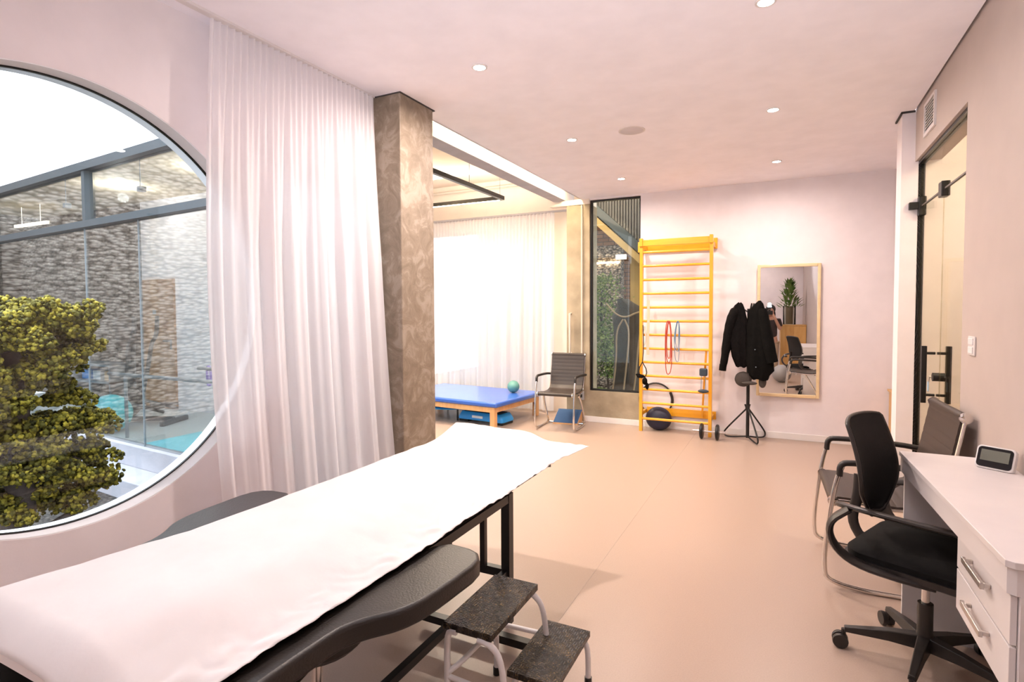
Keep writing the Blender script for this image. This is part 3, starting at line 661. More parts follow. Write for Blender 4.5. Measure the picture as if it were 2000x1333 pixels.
rim = [backp(-1, v/12) for v in range(13)]+[backp(u/4, 1) for u in range(-3, 4)]+[backp(1, 1-v/12) for v in range(13)]+[backp(u, 0) for u in (.5, 0, -.5)]
MB().tube(rim, .0065, 10, closed=True, smooth=1, flat=(1, 1.2)).build('backrest_frame', M['plastic'], oc, True)
MB().tube([(0, .10, .41), (0, .22, .42), (0, .27, .50), (0, .245, .60), (0, .24, .70)], [.03, .03, .028, .026, .02, .02, .02, .015], 10, smooth=2, flat=(1.4, .5)).build('back_support', M['plastic'], oc, True)
for s_ in (-1, 1):
    MB().tube([(s_*.14, .245, .60), (s_*.22, .23, .625), (s_*.27, .14, .64), (s_*.285, -.02, .642), (s_*.275, -.17, .64), (s_*.27, -.19, .635)], .017, 10, smooth=2, flat=(.65, 1.35)).build('armrest', M['plastic'], oc, True)
    MB().tube([(s_*.26, .18, .63), (s_*.285, .245, .57), (s_*.275, .235, .48), (s_*.25, .16, .42), (s_*.235, .02, .412), (s_*.20, -.08, .405)], .022, 10, smooth=2, flat=(.6, 1.6)).build('arm_bracket', M['plastic'], oc, True)

# ------------------------------------------------------------------ desk
dk = thing('desk', 'white laminate desk with two drawers against the right wall', 'desk', (.62, 2.3, 0))
DZ = .785
poly = [(.442-.62, 2.86-2.3), (.486-.62, 1.725-2.3), (.502-.62, 1.712-2.3), (xr-.002-.62, 1.712-2.3), (xr-.002-.62, 2.86-2.3)]
MB().prism(poly, DZ-.018, DZ).build('desk_top', M['white'], dk, bevel=.0015)
MB().prism([(x+(.006 if x < 0 else -.0), y-(.006 if y > 0 else -.006)) for x, y in poly], DZ-.085, DZ-.018).build('apron', M['white'], dk)
B(.46-.62, xr-.005-.62, .53, .548, 0, DZ-.085).build('side_panel', M['white'], dk)
B(.515-.62, xr-.005-.62, -.585, -.567, 0, DZ-.085).build('side_panel', M['white'], dk)
B(.515-.62, xr-.01-.62, -.567, -.10, .435, DZ-.086).build('drawer_box', M['white'], dk)
for z0, z1 in ((.572, .695), (.438, .566)):
    d_ = B(.500-.62, .514-.62, -.57, -.105, z0, z1).build('drawer', M['white'], dk, bevel=.0015); zz = (z0+z1)/2+.018
    MB().box(.474-.62, .484-.62, -.435, -.255, zz-.009, zz+.009).box(.484-.62, .500-.62, -.43, -.42, zz-.006, zz+.006).box(.484-.62, .500-.62, -.27, -.26, zz-.006, zz+.006).build('drawer_handle', M['alu'], d_, bevel=.002)
ck = thing('desk_clock', 'small white digital clock with black face on the white desk', 'clock', (.705, 2.66, DZ+.003), -.62)
TL = Matrix.Rotation(-.36, 4, 'X')
P = rbox(-.060, .060, .0, .088, 0, 0, .014, 5)
RY = TL @ Matrix.Rotation(PI/2, 4, 'X')
MB().prism(P, -.026, -.001, RY).build('case', M['wsteel'], ck, True, bevel=.003)
MB().prism([(x*.90, .006+y*.87) for x, y in P], -.0005, .001, RY).build('face', M['glassy'], ck)
B(-.044, .044, -.0022, -.0012, .030, .072).build('screen', M['screen'], ck); bpy.data.objects['screen'].matrix_local = TL

# ------------------------------------------------------------------ wall bars and what hangs on them
wbx = thing('wall_bars', 'yellow varnished wooden wall bars ladder with fourteen rungs', 'wall bars', (-1.11, 6.33, 0))
for x in (-.377, .377):
    MB().box(x-.018, x+.018, -.025, .03, 0, 2.11).box(x-.018, x+.018, -.045, .02, 2.11, 2.20).build('upright', M['yel'], wbx, bevel=.004)
MB().box(-.47, .415, .20, .232, 2.07, 2.19).build('top_board', M['yelh'], wbx, bevel=.003)
for q in ((-.40, -.36, -.02, .21, 2.08, 2.13), (.36, .40, -.02, .21, 2.08, 2.13), (-.395, -.36, -.02, .21, .18, .22), (.36, .395, -.02, .21, .18, .22)): B(*q).build('bracket', M['yel'], wbx, bevel=.003)
MB().box(-.38, .38, -.03, .0, 2.112, 2.185).build('top_rail', M['yelh'], wbx, bevel=.006)
MB().box(-.36, .415, .21, .235, .155, .245).build('lower_board', M['yelh'], wbx, bevel=.003)
RZ = [2.045-.1562*k for k in range(13)]
for z in RZ+[.145-.0]:
    if abs(z-.17) < .01: continue
    MB().tube([(-.365, 0, z), (.365, 0, z)], .0145, 12).build('rung', M['yelh'], wbx, True)
MB()._bar((.33, .02, .95), (.27, .18, .17), .02, .02).build('rear_brace', M['yel'], wbx)
ZR = lambda k: RZ[k]
def loop(name, lab, cat, x, ztop_, zbot, wd, r, m, n=2, y=6.30, seed=0, cross=0):
    rn = random.Random(seed); mb = MB()
    for k in range(n):
        a = wd*(.6+.5*rn.random()); zz = zbot+(ztop_-zbot)*(.35*k*rn.random()); o_ = rn.uniform(-.01, .01)
        pts = [(x+o_, y+.012*k, ztop_+.017), (x+a*.35+o_, y-.004, ztop_-.04), (x+a*.6, y, (ztop_+zz)/2), (x+a*.45, y, zz+.04), (x+o_, y, zz), (x-a*.45, y, zz+.05), (x-a*.6+cross, y, (ztop_+zz)/2), (x-a*.35+o_, y-.004, ztop_-.04)]
        mb.tube(pts, r, 8, closed=True, smooth=2)
    return tag(mb.build(name, m, None, True), lab, cat)
loop('resistance_band', 'red elastic exercise cord looped over a rung of the wall bars', 'exercise band', -1.175, ZR(5), .66, .06, .0048, M['red'], 3, seed=2)
loop('resistance_band', 'thin blue-grey exercise cord hanging from the wall bars beside the red one', 'exercise band', -1.085, ZR(5), .80, .05, .0035, M['cblue'], 3, seed=5)
pb = MB()
pb.grid(lambda u, v: (-1.405+(u-.5)*.030+.004*math.sin(v*6), 6.305, 1.50-.62*v), 2, 20)
tag(pb.build('latex_band', M['peach'], solid=.004), 'peach flat latex band hanging at the left upright of the wall bars', 'exercise band')
loop('white_cord', 'looped white rope at the left upright of the wall bars', 'rope', -1.445, 1.20, .98, .03, .005, M['cordw'], 2, seed=9)
ss = thing('ankle_strap', 'bundle of black straps hanging at the left upright of the wall bars', 'strap', (-1.455, 6.27, .60))
MB().tube([(0, 0, .62), (.01, 0, .35), (-.005, 0, .20)], .005, 8, smooth=1).tube([(-.005, 0, .2), (-.045, -.01, .12), (-.03, -.01, .02), (.03, 0, .03), (.05, 0, .10), (-.005, 0, .2)], .006, 8, smooth=1).build('strap', M['black'], ss, True)
MB().ball((-.02, -.02, .04), .05, (1.0, .5, .45), 2, .25).ball((.03, -.03, -.01), .05, (.6, .5, .9), 2, .25).ball((.055, -.02, -.07), .04, (.5, .5, 1.1), 2, .25).ball((-.045, -.02, .055), .035, (1, .5, .4), 2, .2).build('cuff', M['coat2'], ss, True)
mg = thing('pilates_ring', 'black exercise ring resting behind the lower rungs of the wall bars', 'exercise ring', (-1.365, 6.555, .34))
MB().tube([(.19*math.cos(a), .0, .19*math.sin(a)) for a in [math.radians(q) for q in range(0, 360, 10)]], .010, 8, closed=True, flat=(1, 1.4)).build('ring', M['black'], mg, True)
for q in (1, -1): MB().tube([(q*.165, -.0, .09), (q*.19, -.0, .02), (q*.185, 0, -.05)], .016, 10, smooth=1).build('grip', M['plastic'], mg, True)
nb = MB().lathe([(.001, -.135)]+[(.148*math.sin(a), -.135*math.cos(a)) for a in [math.radians(q) for q in range(12, 180, 12)]]+[(.001, .135)], 32)
nb.b.transform(Matrix.Diagonal((1, .62, 1, 1)))
tag(nb.build('medicine_ball', M['navy'], None, True, loc=(-1.31, 6.445, .135)), 'dark navy exercise ball on the floor behind the bottom rungs of the wall bars', 'ball')
pu = thing('pulley_handle', 'slate foam pulley with corded handle hanging at the right of the wall bars', 'pulley', (-.80, 6.285, .62))
B(-.042, .042, -.022, .018, .05, .135).build('pulley_block', M['slate'], pu, bevel=.015)
MB().tube([(-.02, 0, .06), (-.025, 0, -.10)], .003, 6).tube([(.02, 0, .06), (.025, 0, -.10)], .003, 6).build('cord', M['cblue'], pu)
MB().lathe([(.008, -.055), (.016, -.035), (.022, 0), (.016, .035), (.008, .055)], 14, Matrix.Translation((0, 0, -.115)) @ RX).build('grip', M['slate'], pu, True)
bb = thing('dumbbell', 'chrome dumbbell bar with two black plates on the floor beside the wall bars', 'dumbbell', (-.73, 6.215, .084), -.02)
MB().lathe([(.011, -.17), (.011, .17)], 14, RX).lathe([(.016, .10), (.016, .165)], 14, RX).lathe([(.016, -.165), (.016, -.10)], 14, RX).build('bar', M['chrome'], bb, True)
for x in (-.075, .085): MB().lathe([(.02, -.017), (.07, -.017), (.082, -.010), (.084, 0), (.082, .010), (.07, .017), (.02, .017)], 30, Matrix.Translation((x, 0, 0)) @ RX).build('plate', M['black'], bb, True)

# ------------------------------------------------------------------ mirror
Mc = Vector((.015, 6.53, 1.165)); dx = .0273; tl = .0023
mr = thing('wall_mirror', 'tall wall mirror in a pale wooden frame behind the coat rack', 'mirror', Mc, math.atan(dx))
mr.rotation_euler[0] = -tl
mf = MB()
for a in ((-.30, -.27, -.012, .03, -.705, .705), (.27, .30, -.012, .03, -.705, .705), (-.27, .27, -.012, .03, .672, .705), (-.27, .27, -.012, .03, -.705, -.672)): mf.box(*a)
mf.build('mirror_frame', M['frame'], mr, bevel=.006)
B(-.272, .272, .004, .010, -.675, .675).build('mirror_glass', M['mirror'], mr)

# ------------------------------------------------------------------ coat rack and coats
cr = thing('coat_rack', 'black metal coat rack with looped tripod foot standing before the mirror', 'coat rack', (-.355, 6.33, 0))
MB().tube([(0, 0, .03), (0, 0, 1.40)], .017, 14).build('pole', M['black'], cr, True)
for a in (math.radians(163), math.radians(50), math.radians(-62)):
    c_, s_ = math.cos(a), math.sin(a); Lr = .255 if a > 2 else (.26 if a > 0 else .24)
    MB().tube([(.008*c_, .008*s_, .045), (.15*c_, .15*s_, .018), ((Lr-.02)*c_, (Lr-.02)*s_, .014), (Lr*c_, Lr*s_, .045), ((Lr-.02)*c_, (Lr-.02)*s_, .09), (.04*c_, .04*s_, .31), (.012*c_, .012*s_, .34), (.03*c_, .03*s_, .385)], .0085, 10, smooth=2).build('leg', M['black'], cr, True)
for a in (math.radians(170), math.radians(60), math.radians(10), math.radians(-70)):
    c_, s_ = math.cos(a), math.sin(a)
    MB().tube([(0, 0, 1.36), (.05*c_, .05*s_, 1.39), (.09*c_, .09*s_, 1.455)], .008, 8, smooth=2).build('hook', M['black'], cr, True)
def cloth(rows, n, seed, folds, amp):
    """stack of rounded cross-sections: (z, xc, yc, half width, half depth)"""
    R = []
    for (z, xc, yc, a, b) in rows:
        ring = []
        for k in range(n):
            t = 2*PI*k/n
            f_ = 1+amp*math.sin(folds*t+z*3+seed)+amp*.8*math.sin((folds*2+1)*t+seed*2-z*5)
            zz = z+.010*math.sin(3*t+seed+z*9)
            ring.append((xc+a*math.cos(t)*f_, yc+b*math.sin(t)*f_, zz))
        R.append(ring)
    return MB().rings(R)
def dens(rows, k=5):
    out = []
    for i in range(len(rows)-1):
        for j in range(k):
            t = j/k; t = t*t*(3-2*t) if False else t
            out.append(tuple(rows[i][q]*(1-t)+rows[i+1][q]*t for q in range(5)))
    out.append(rows[-1]); return out
jk = thing('jacket', 'black bomber jacket with one sleeve hanging on the left of the coat rack', 'jacket', (-.43, 6.27, 0), 0, 'coats on the rack')
cloth(dens([(1.46, -.015, 0, .015, .02), (1.44, -.02, 0, .04, .035), (1.37, -.03, 0, .075, .05), (1.25, -.03, 0, .09, .06), (1.05, -.02, 0, .095, .07), (.90, .0, 0, .085, .065), (.80, .02, 0, .06, .05), (.79, .02, 0, .04, .03)]), 36, 1, 4, .10).build('body', M['coat2'], jk, True)
MB().tube([(-.045, -.02, 1.40), (-.10, -.03, 1.25), (-.13, -.035, 1.05), (-.155, -.035, .85), (-.165, -.035, .80)], [.035, .045, .052, .052, .055, .052, .052, .048, .05, .046, .046, .046, .040, .038, .038, .038, .036], 14, smooth=2).build('sleeve', M['coat2'], jk, True)
MB().tube([(-.165, -.035, .81), (-.172, -.035, .745)], [.037, .036], 14).build('cuff', M['coat'], jk, True)
MB().tube([(.01, -.015, 1.42), (.035, -.02, 1.32), (.07, -.02, 1.18)], .022, 10, smooth=1).build('collar', M['coat2'], jk, True)
ct = thing('coat', 'long black wool coat hanging on the right of the coat rack', 'coat', (-.275, 6.27, 0), 0, 'coats on the rack')
cloth(dens([(1.475, .025, 0, .012, .015), (1.45, .02, 0, .035, .03), (1.38, .0, 0, .075, .05), (1.20, -.005, 0, .095, .065), (1.0, .01, 0, .115, .075), (.85, .03, 0, .135, .08), (.76, .045, 0, .13, .07), (.70, .03, 0, .10, .06), (.665, .045, 0, .075, .05)]), 40, 2.3, 4, .09).build('body', M['coat'], ct, True)
MB().tube([(.05, -.03, 1.40), (.085, -.04, 1.20), (.115, -.045, 1.0), (.15, -.045, .85)], [.03, .04, .045, .05, .05, .055, .055, .06, .06, .062, .062, .06, .058], 14, smooth=2).build('sleeve', M['coat'], ct, True)
MB().ball((-.01, -.085, .98), .006, (1, .4, 1), 2).ball((.0, -.087, .80), .006, (1, .4, 1), 2).build('button', M['steelg'], ct, True)
cp = thing('cap', 'grey-brown canvas cap hanging below the coats on the rack', 'cap', (-.40, 6.27, .66))
MB().ball((0, 0, 0), .085, (1, .55, .95), 3, .04).build('crown', M['cap'], cp, True)
MB().ball((.06, -.03, -.035), .07, (1.1, .5, .28), 3, .02).build('brim', M['cap'], cp, True)
bgc = tag(MB().ball((0, 0, 0), .05, (.75, .5, 1.3), 3, .05).build('pouch', M['cap'], None, True, loc=(-.215, 6.28, .64)), 'dark grey cloth pouch showing beneath the long coat', 'pouch')

# ------------------------------------------------------------------ bay furniture
tb = thing('treatment_table', 'low wooden table with a wide blue padded top in the bay', 'table', (-3.02, 5.62, 0), math.radians(-5.5))
MB().prism(rbox(-1.62, .04, -.02, 1.07, 0, 0, .03, 4), .262, .322).build('blue_pad', M['blue'], tb, True, bevel=.02, seg=3)
MB().box(-1.68, 0, 0, .03, .20, .26).box(-1.68, 0, 1.03, 1.06, .20, .26).box(-.03, 0, .03, 1.03, .20, .26).box(-1.68, -1.65, .03, 1.03, .20, .26).build('apron', M['wood'], tb, bevel=.003)
for x in (-1.66, -.035):
    for y in (.03, 1.03): B(x-.032, x+.032, y-.032, y+.032, 0, .262).build('leg', M['wood'], tb, bevel=.004)
sx = MB().prism(rbox(-.02, .02, 0, .3, 0, 0, .001, 1), 0, .001)
sx.b.free()
tag(MB().ball((0, 0, 0), .079, sub=4).build('exercise_ball', M['teal'], None, True, loc=(-3.17, 6.42, .401)), 'small green exercise ball on the corner of the blue table', 'ball')
ae = thing('aerobic_step', 'light blue plastic aerobic step platform under the blue table', 'step platform', (-3.36, 6.02, 0), math.radians(-6))
MB().rings([[(x*k, y*k, z) for x, y in rbox(-.34, .34, -.14, .14, 0, 0, .04, 4)] for k, z in ((1.0, .035), (1.0, .06), (.88, .125), (.86, .13))]).build('platform', M['lblue'], ae, True)
MB().prism([(x*.80, y*.74) for x, y in rbox(-.34, .34, -.14, .14, 0, 0, .04, 4)], .13, .134).build('top_mat', M['slate'], ae)
for x in (-.26, .26): B(x-.07, x+.07, -.12, .12, 0, .045).build('foot', M['black'], ae, bevel=.008)
B(-.11, .05, -.142, -.134, .062, .092).build('name_plate', M['lbl'], ae); bpy.data.objects['name_plate'].rotation_euler[0] = 0
tp = thing('mini_trampoline', 'round blue padded mini trampoline behind the step under the table', 'trampoline', (-4.0, 6.25, 0))
MB().lathe([(.30, .145), (.34, .14), (.46, .145), (.47, .160), (.45, .175), (.34, .175), (.30, .165)], 40).build('edge_pad', M['lblue'], tp, True)
MB().lathe([(.31, .155), (.31, .160)], 40).build('jump_mat', M['black'], tp)
for k in range(6): a = 2*PI*k/6+.2; MB().tube([(.42*math.cos(a), .42*math.sin(a), .15), (.42*math.cos(a), .42*math.sin(a), 0)], .012, 10).build('leg', M['black'], tp, True)
wd = thing('wedge_board', 'wooden wedge board with dark blue top leaning under the far visitor chair', 'wedge board', (-2.40, 6.28, 0), .12)
MB().rings([[(x, 0, 0), (x, .27, 0), (x, .27, .135), (x, 0, .018)] for x in (-.155, .155)]).build('wedge', M['wood'], wd, bevel=.002)
MB().rings([[(x, 0, .019), (x, .27, .136), (x, .27, .141), (x, 0, .024)] for x in (-.15, .15)]).build('top_mat', M['dblue'], wd)
sc = thing('side_cabinet', 'wooden cabinet glimpsed past the end of the white pier', 'cabinet', (1.25, 6.3, 0))
B(-.33, .35, -.24, .24, .02, .58).build('body', M['cab'], sc, bevel=.003); B(-.345, .36, -.25, .25, .58, .60).build('top', M['cab'], sc, bevel=.003)
tag(B(-.03, .03, -.03, .03, 0, .24).build('candle_box', M['frame'], None, bevel=.003, loc=(.96, 6.3, .60)), 'small tan box on top of the side cabinet past the pier', 'box')

# ------------------------------------------------------------------ things behind the camera, seen in the mirror
wc = thing('wooden_cabinet', 'honey wood cabinet reflected in the mirror, behind the photographer', 'cabinet', (.53, -.85, 0))
B(-.255, .255, -.24, .24, .10, 1.05).build('body', M['cab'], wc, bevel=.003); B(-.262, .258, -.25, .25, 1.05, 1.075).build('top', M['cab'], wc, bevel=.003)
B(-.25, -.002, .24, .255, .12, 1.04).build('door', M['cab'], wc, bevel=.002); B(.002, .25, .24, .255, .12, 1.04).build('door', M['cab'], wc, bevel=.002)
B(-.24, .24, -.22, .22, 0, .10).build('plinth', M['white'], wc)
vs_ = thing('potted_plant', 'glass vase of tall green leaves on the wooden cabinet in the reflection', 'plant', (.46, -.85, 1.076))
hv = MB(); R = []
for i in range(24):
    a = 2*PI*i/24; cc, s2 = math.cos(a), math.sin(a); R.append([(.13*cc, .10*s2, 0), (.13*cc, .10*s2, .42), (.125*cc, .095*s2, .42), (.125*cc, .095*s2, .006)])
hv.rings(R, closed=True).build('vase', M['vase'], vs_, True)
MB().lathe([(.07, .01), (.075, .40), (.06, .41)], 16).build('stems', M['vine'], vs_, True)
lf_ = MB(); rn = random.Random(4)
for k in range(260):
    a = rn.uniform(0, 2*PI); h = rn.uniform(.36, .95); sp_ = .24*(1-((h-.36)/.62))+.02; el = rn.uniform(.5, 1.25)
    p = Vector((math.cos(a)*sp_*rn.random(), math.sin(a)*sp_*rn.random()*.8, h)); d_ = Vector((math.cos(a)*math.cos(el), math.sin(a)*math.cos(el), math.sin(el))); L2 = rn.uniform(.10, .17)
    sd = d_.cross(Vector((0, 0, 1))).normalized()*rn.uniform(.016, .030); up = sd.cross(d_).normalized()*.004
    q = [p, p+d_*L2*.5+sd+up, p+d_*L2, p+d_*L2*.5-sd+up]; V = [lf_.b.verts.new(x) for x in q]; lf_.b.faces.new(V)
lf_.build('foliage', M['leaf'], vs_, solid=.001)
tag(MB().ball((0, 0, 0), .17, sub=4).build('pilates_ball', mat('grey_ball', (.28, .26, .25), .4), None, True, loc=(.22, 1.22, .17)), 'grey exercise ball reflected in the mirror beside the desk', 'ball')

# photographer, reflected in the mirror
ph = thing('person', 'person in dark top and beige trousers raising a camera, reflected in the mirror', 'person', (.06, -.23, 0))
def skin(name, V, E_, m, parent, sub=2):
    me = bpy.data.meshes.new(name); me.from_pydata([v[0] for v in V], E_, []); me.materials.append(m)
    o = bpy.data.objects.new(name, me); COL.objects.link(o); o.parent = parent
    o.modifiers.new('k', 'SKIN')
    for i, v in enumerate(V):
        r_ = v[1] if isinstance(v[1], tuple) else (v[1], v[1]); me.skin_vertices[0].data[i].radius = r_
        me.skin_vertices[0].data[i].use_root = (i == 0)
    q = o.modifiers.new('u', 'SUBSURF'); q.levels = sub; q.render_levels = sub
    for mm in o.modifiers:
        if mm.type == 'SKIN': mm.use_smooth_shade = True
    return o
body = [((0, 0, .80), (.13, .10)), ((0, 0, .95), (.11, .08)), ((0, 0, 1.10), (.13, .09)), ((0, 0, 1.20), (.10, .06)), ((0, .01, 1.26), .045), ((0, .02, 1.32), .07), ((0, .025, 1.40), (.075, .085)), ((0, .02, 1.45), .06),
 ((.15, 0, 1.17), .05), ((.19, .06, .98), .04), ((.09, .14, 1.20), .03), ((.035, .15, 1.33), .024),
 ((-.15, 0, 1.17), .05), ((-.19, .06, .98), .04), ((-.11, .14, 1.20), .03), ((-.09, .15, 1.33), .024),
 ((.08, 0, .72), .085), ((.09, .01, .42), .06), ((.09, -.02, .10), .04), ((.09, .05, .03), .035), ((.09, .12, .025), .03),
 ((-.08, 0, .72), .085), ((-.09, .01, .42), .06), ((-.09, -.02, .10), .04), ((-.09, .05, .03), .035), ((-.09, .12, .025), .03)]
be = [(0, 1), (1, 2), (2, 3), (3, 4), (4, 5), (5, 6), (6, 7), (3, 8), (8, 9), (9, 10), (10, 11), (3, 12), (12, 13), (13, 14), (14, 15), (0, 16), (16, 17), (17, 18), (18, 19), (19, 20), (0, 21), (21, 22), (22, 23), (23, 24), (24, 25)]
skin('body', body, be, M['skin'], ph)
skin('shirt', [((0, 0, .76), (.16, .125)), ((0, 0, .95), (.14, .11)), ((0, 0, 1.10), (.155, .115)), ((0, 0, 1.205), (.12, .08)), ((.155, 0, 1.175), .066), ((.19, .05, 1.03), .06), ((-.155, 0, 1.175), .066), ((-.19, .05, 1.03), .06)],
     [(0, 1), (1, 2), (2, 3), (3, 4), (4, 5), (3, 6), (6, 7)], M['shirt'], ph)
skin('trousers', [((0, 0, .78), (.15, .12)), ((.085, 0, .68), .105), ((.092, .01, .42), .08), ((.092, -.015, .09), .065), ((-.085, 0, .68), .105), ((-.092, .01, .42), .08), ((-.092, -.015, .09), .065)], [(0, 1), (1, 2), (2, 3), (0, 4), (4, 5), (5, 6)], M['pants'], ph)
hr = MB().ball((0, -.01, 1.42), .105, (.95, .95, 1.0), 3).ball((.05, -.03, 1.30), .07, (.7, .8, 1.6), 3).ball((-.05, -.03, 1.30), .07, (.7, .8, 1.6), 3)
hr.build('hair', M['hair'], ph, True)
fc = MB().ball((0, .045, 1.385), .075, (.85, .75, 1.15), 3).ball((0, .105, 1.375), .013, (.8, 1, 1.3), 2)
fc.build('face', M['skin'], ph, True)
for s_, X in ((1, .035), (-1, -.09)):
    hd = MB(); hd.ball((X, .15, 1.345), .03, (.6, .55, 1.1), 3)
    for k in range(4): hd.tube([(X-s_*.012, .145+.003*k, 1.365-.014*k), (X-s_*.03, .165, 1.367-.014*k), (X-s_*.045, .165, 1.366-.014*k)], .0075, 8, smooth=1)
    hd.tube([(X-s_*.005, .13, 1.335), (X-s_*.03, .12, 1.330)], .009, 8)
    hd.build('hand', M['skin'], ph, True)
cmr = thing('camera_body', 'black camera with a bright flash held up by the person in the mirror', 'camera', (0.03, -.075, 1.30))
MB().box(-.065, .065, -.03, .03, 0, .085).box(-.025, .025, -.03, .02, .085, .11).build('housing', M['black'], cmr, bevel=.006)
MB().box(-.03, .03, -.02, .03, .115, .16).box(-.04, .04, -.02, .035, .16, .205).build('flash_unit', M['black'], cmr, bevel=.004)
B(-.036, .036, .036, .038, .163, .202).build('flash_tube', M['flash'], cmr)
l = bpy.data.lights.new('bounce_flash', 'SPOT'); l.spot_size = math.radians(125); l.spot_blend = 1; l.energy = 100; l.color = (.90, .93, 1); l.shadow_soft_size = .03
o = bpy.data.objects.new('bounce_flash', l); COL.objects.link(o); o.parent = cmr; o.location = (0, .07, .22)   # spot added at the flash, aimed up to brighten the ceiling
o.rotation_euler = Vector((-.25, 1.15, 1.2)).to_track_quat('-Z', 'Y').to_euler()

# ================================================================== courtyard and gym across it
def yf(x): return 3.2-.075*(x+5.1)
fa = math.atan2(-.075, 1)
struct(B(-12, -2.64, -4.5, 4.0, -.45, -.35).build('ground', M['soil']))
FM = Matrix.Translation((-5.1, 3.2, 0)) @ Matrix.Rotation(fa, 4, 'Z')
def fbox(*a): return MB().box(*a, FM)
struct(fbox(-5.5, 2.45, -.30, .02, -.35, -.16).build('courtyard_ledge', M['court'], bevel=.01))
struct(fbox(-5.5, 2.45, -.03, .10, -.16, .05).build('gym_plinth', M['court'], bevel=.006))
struct(fbox(-6.5, 2.3, .10, 1.9, -.1, .0).build('gym_floor', mat('gym_floor_vinyl', (.55, .57, .58), .4, 0, .03, 300, .05, 120)))
fc_ = thing('window_4', '', '', (-5.1, 3.2, 0), fa); del fc_['label']; del fc_['category']; struct(fc_)
MB().box(-6.2, 2.45, -.05, .07, 2.90, 2.985).box(-6.2, 2.45, -.04, .06, 2.30, 2.37).box(-1.665, -1.60, -.03, .05, 2.37, 2.90).build('window_frame', M['steel'], fc_)
B(-6.2, 2.45, .02, .03, .05, 2.30).build('pane', M['gfac'], fc_); B(-6.2, 2.45, .02, .03, 2.37, 2.90).build('pane', M['gfac'], fc_)
gj = MB()
for x in (-1.75, -.62, .6): gj.box(x-.002, x+.002, .015, .035, .05, 2.30)
gj.build('glass_joint', M['steelg'], fc_)
for x in (-2.25, -.62): MB().tube([(x, .05, 2.62), (x, .05, 2.90)], .004, 6).box(x-.03, x+.03, .03, .09, 2.58, 2.63).build('clamp', M['steelg'], fc_)
struct(fbox(-6.5, 2.45, .06, 2.6, 3.0, 3.03).build('gym_roof', mat('gym_ceiling', (.75, .60, .42), .8)))
struct(B(-8.52, -5.3, 4.90, 5.0, 0, 3.1).build('wall_gym_rear', M['wall']))
struct(B(-12.2, -8.52, 4.95, 5.05, 0, 3.1).build('wall_gym_stone', M['pebdark']))
struct(B(-12.3, -12.2, 3.2, 5.0, 0, 3.1).build('wall_gym_far', M['pebdark']))
struct(B(-9.9, -9.5, -4.5, 3.45, -.45, 5.4).build('wall_courtyard', M['pebble']))
d2 = thing('door_2', '', '', (-8.10, 4.90, 0)); del d2['label']; del d2['category']; struct(d2)
B(-.36, .36, -.035, 0, .005, 1.86).build('door_leaf', M['doorw'], d2, bevel=.003)
MB().tube([(.29, -.045, .98), (.29, -.08, .98), (.18, -.08, .98)], .010, 8).box(.275, .305, -.045, -.035, .86, 1.0).build('door_handle', M['steelg'], d2, True)
B(-.11, -.04, -.045, -.035, 1.36, 1.42).build('door_plate', M['steelg'], d2)
tb9 = MB().box(-10.7, -9.75, 4.28, 4.32, 2.70, 2.74)
for x in (-10.5, -9.95): tb9.box(x-.002, x+.002, 4.298, 4.302, 2.74, 3.05)
tag(tb9.build('tube_light', M['tube']), 'glowing tube light hanging in the far gym behind the courtyard', 'light')
for nm, x, y in (('gym_beam', -7.6, 4.15), ('gym_beam', -5.8, 4.1)):
    l = bpy.data.lights.new(nm, 'POINT'); l.shadow_soft_size = .06; l.energy = 24; l.color = (1, .90, .82); o = bpy.data.objects.new(nm, l); COL.objects.link(o); o.location = (x, y, 2.85)
pbx = thing('parallel_bars', 'grey metal parallel walking bars inside the far gym', 'parallel bars', (-5.9, 3.92, 0))
for y, x0 in ((-.37, -.95), (.42, -.55)):
    MB().tube([(x0, y, .70), (1.3, y, .70)], .02, 10).build('rail', M['steelg'], pbx, True)
    for x in (x0+.32, .9): MB().tube([(x, y, 0), (x, y, .70)], .018, 10).build('post', M['steelg'], pbx, True)
lb = MB(); lb.tube([(0, 0, 0), (.03, 0, -.02), (.045, 0, -.2), (.02, 0, -.25), (-.02, 0, -.24), (-.03, 0, -.02)], .014, 8, closed=True, smooth=1, flat=(.5, 1.3))
tag(lb.build('latex_loop', M['purple'], None, True, loc=(-6.30, 4.37, .735)), 'purple latex loop hanging on the end of the parallel bars', 'exercise band')
el = thing('elliptical_trainer', 'grey elliptical trainer standing behind the gym glass', 'exercise machine', (-7.25, 4.12, 0), .4)
MB().box(-.26, .42, -.03, .03, .03, .08).box(.40, .45, -.24, .24, 0, .06).box(-.30, -.25, -.2, .2, 0, .06).build('base', M['steel'], el, bevel=.01)
MB().tube([(-.22, 0, .06), (-.14, 0, .55), (-.10, 0, 1.05)], [.05, .045, .045], 10).build('mast', M['steel'], el, True)
MB().lathe([(.05, -.05), (.19, -.045), (.21, 0), (.19, .045), (.05, .05)], 26, Matrix.Translation((-.20, 0, .27)) @ Matrix.Rotation(PI/2, 4, 'X')).build('flywheel_cover', M['plastic'], el, True)
B(-.20, -.02, -.09, .09, 1.02, 1.07).build('console', M['plastic'], el, bevel=.012)
for s_ in (-1, 1):
    MB().tube([(-.10, s_*.16, .35), (-.02, s_*.18, .75), (.0, s_*.20, .98), (.08, s_*.20, 1.10), (.09, s_*.20, 1.34)], .024, 10, smooth=2).build('handlebar', M['steel'], el, True)
    MB().tube([(-.22, s_*.12, .30), (.38, s_*.13, .16)], .02, 8).build('pedal_arm', M['steel'], el, True); B(.05, .36, s_*.13-.06, s_*.13+.06, .20, .23).build('pedal', M['black'], el, bevel=.01)
tag(MB().ball((0, 0, 0), .22, sub=4).build('gym_ball', M['gym'], None, True, loc=(-6.98, 3.62, .222)), 'large teal gym ball behind the courtyard shrub', 'ball')
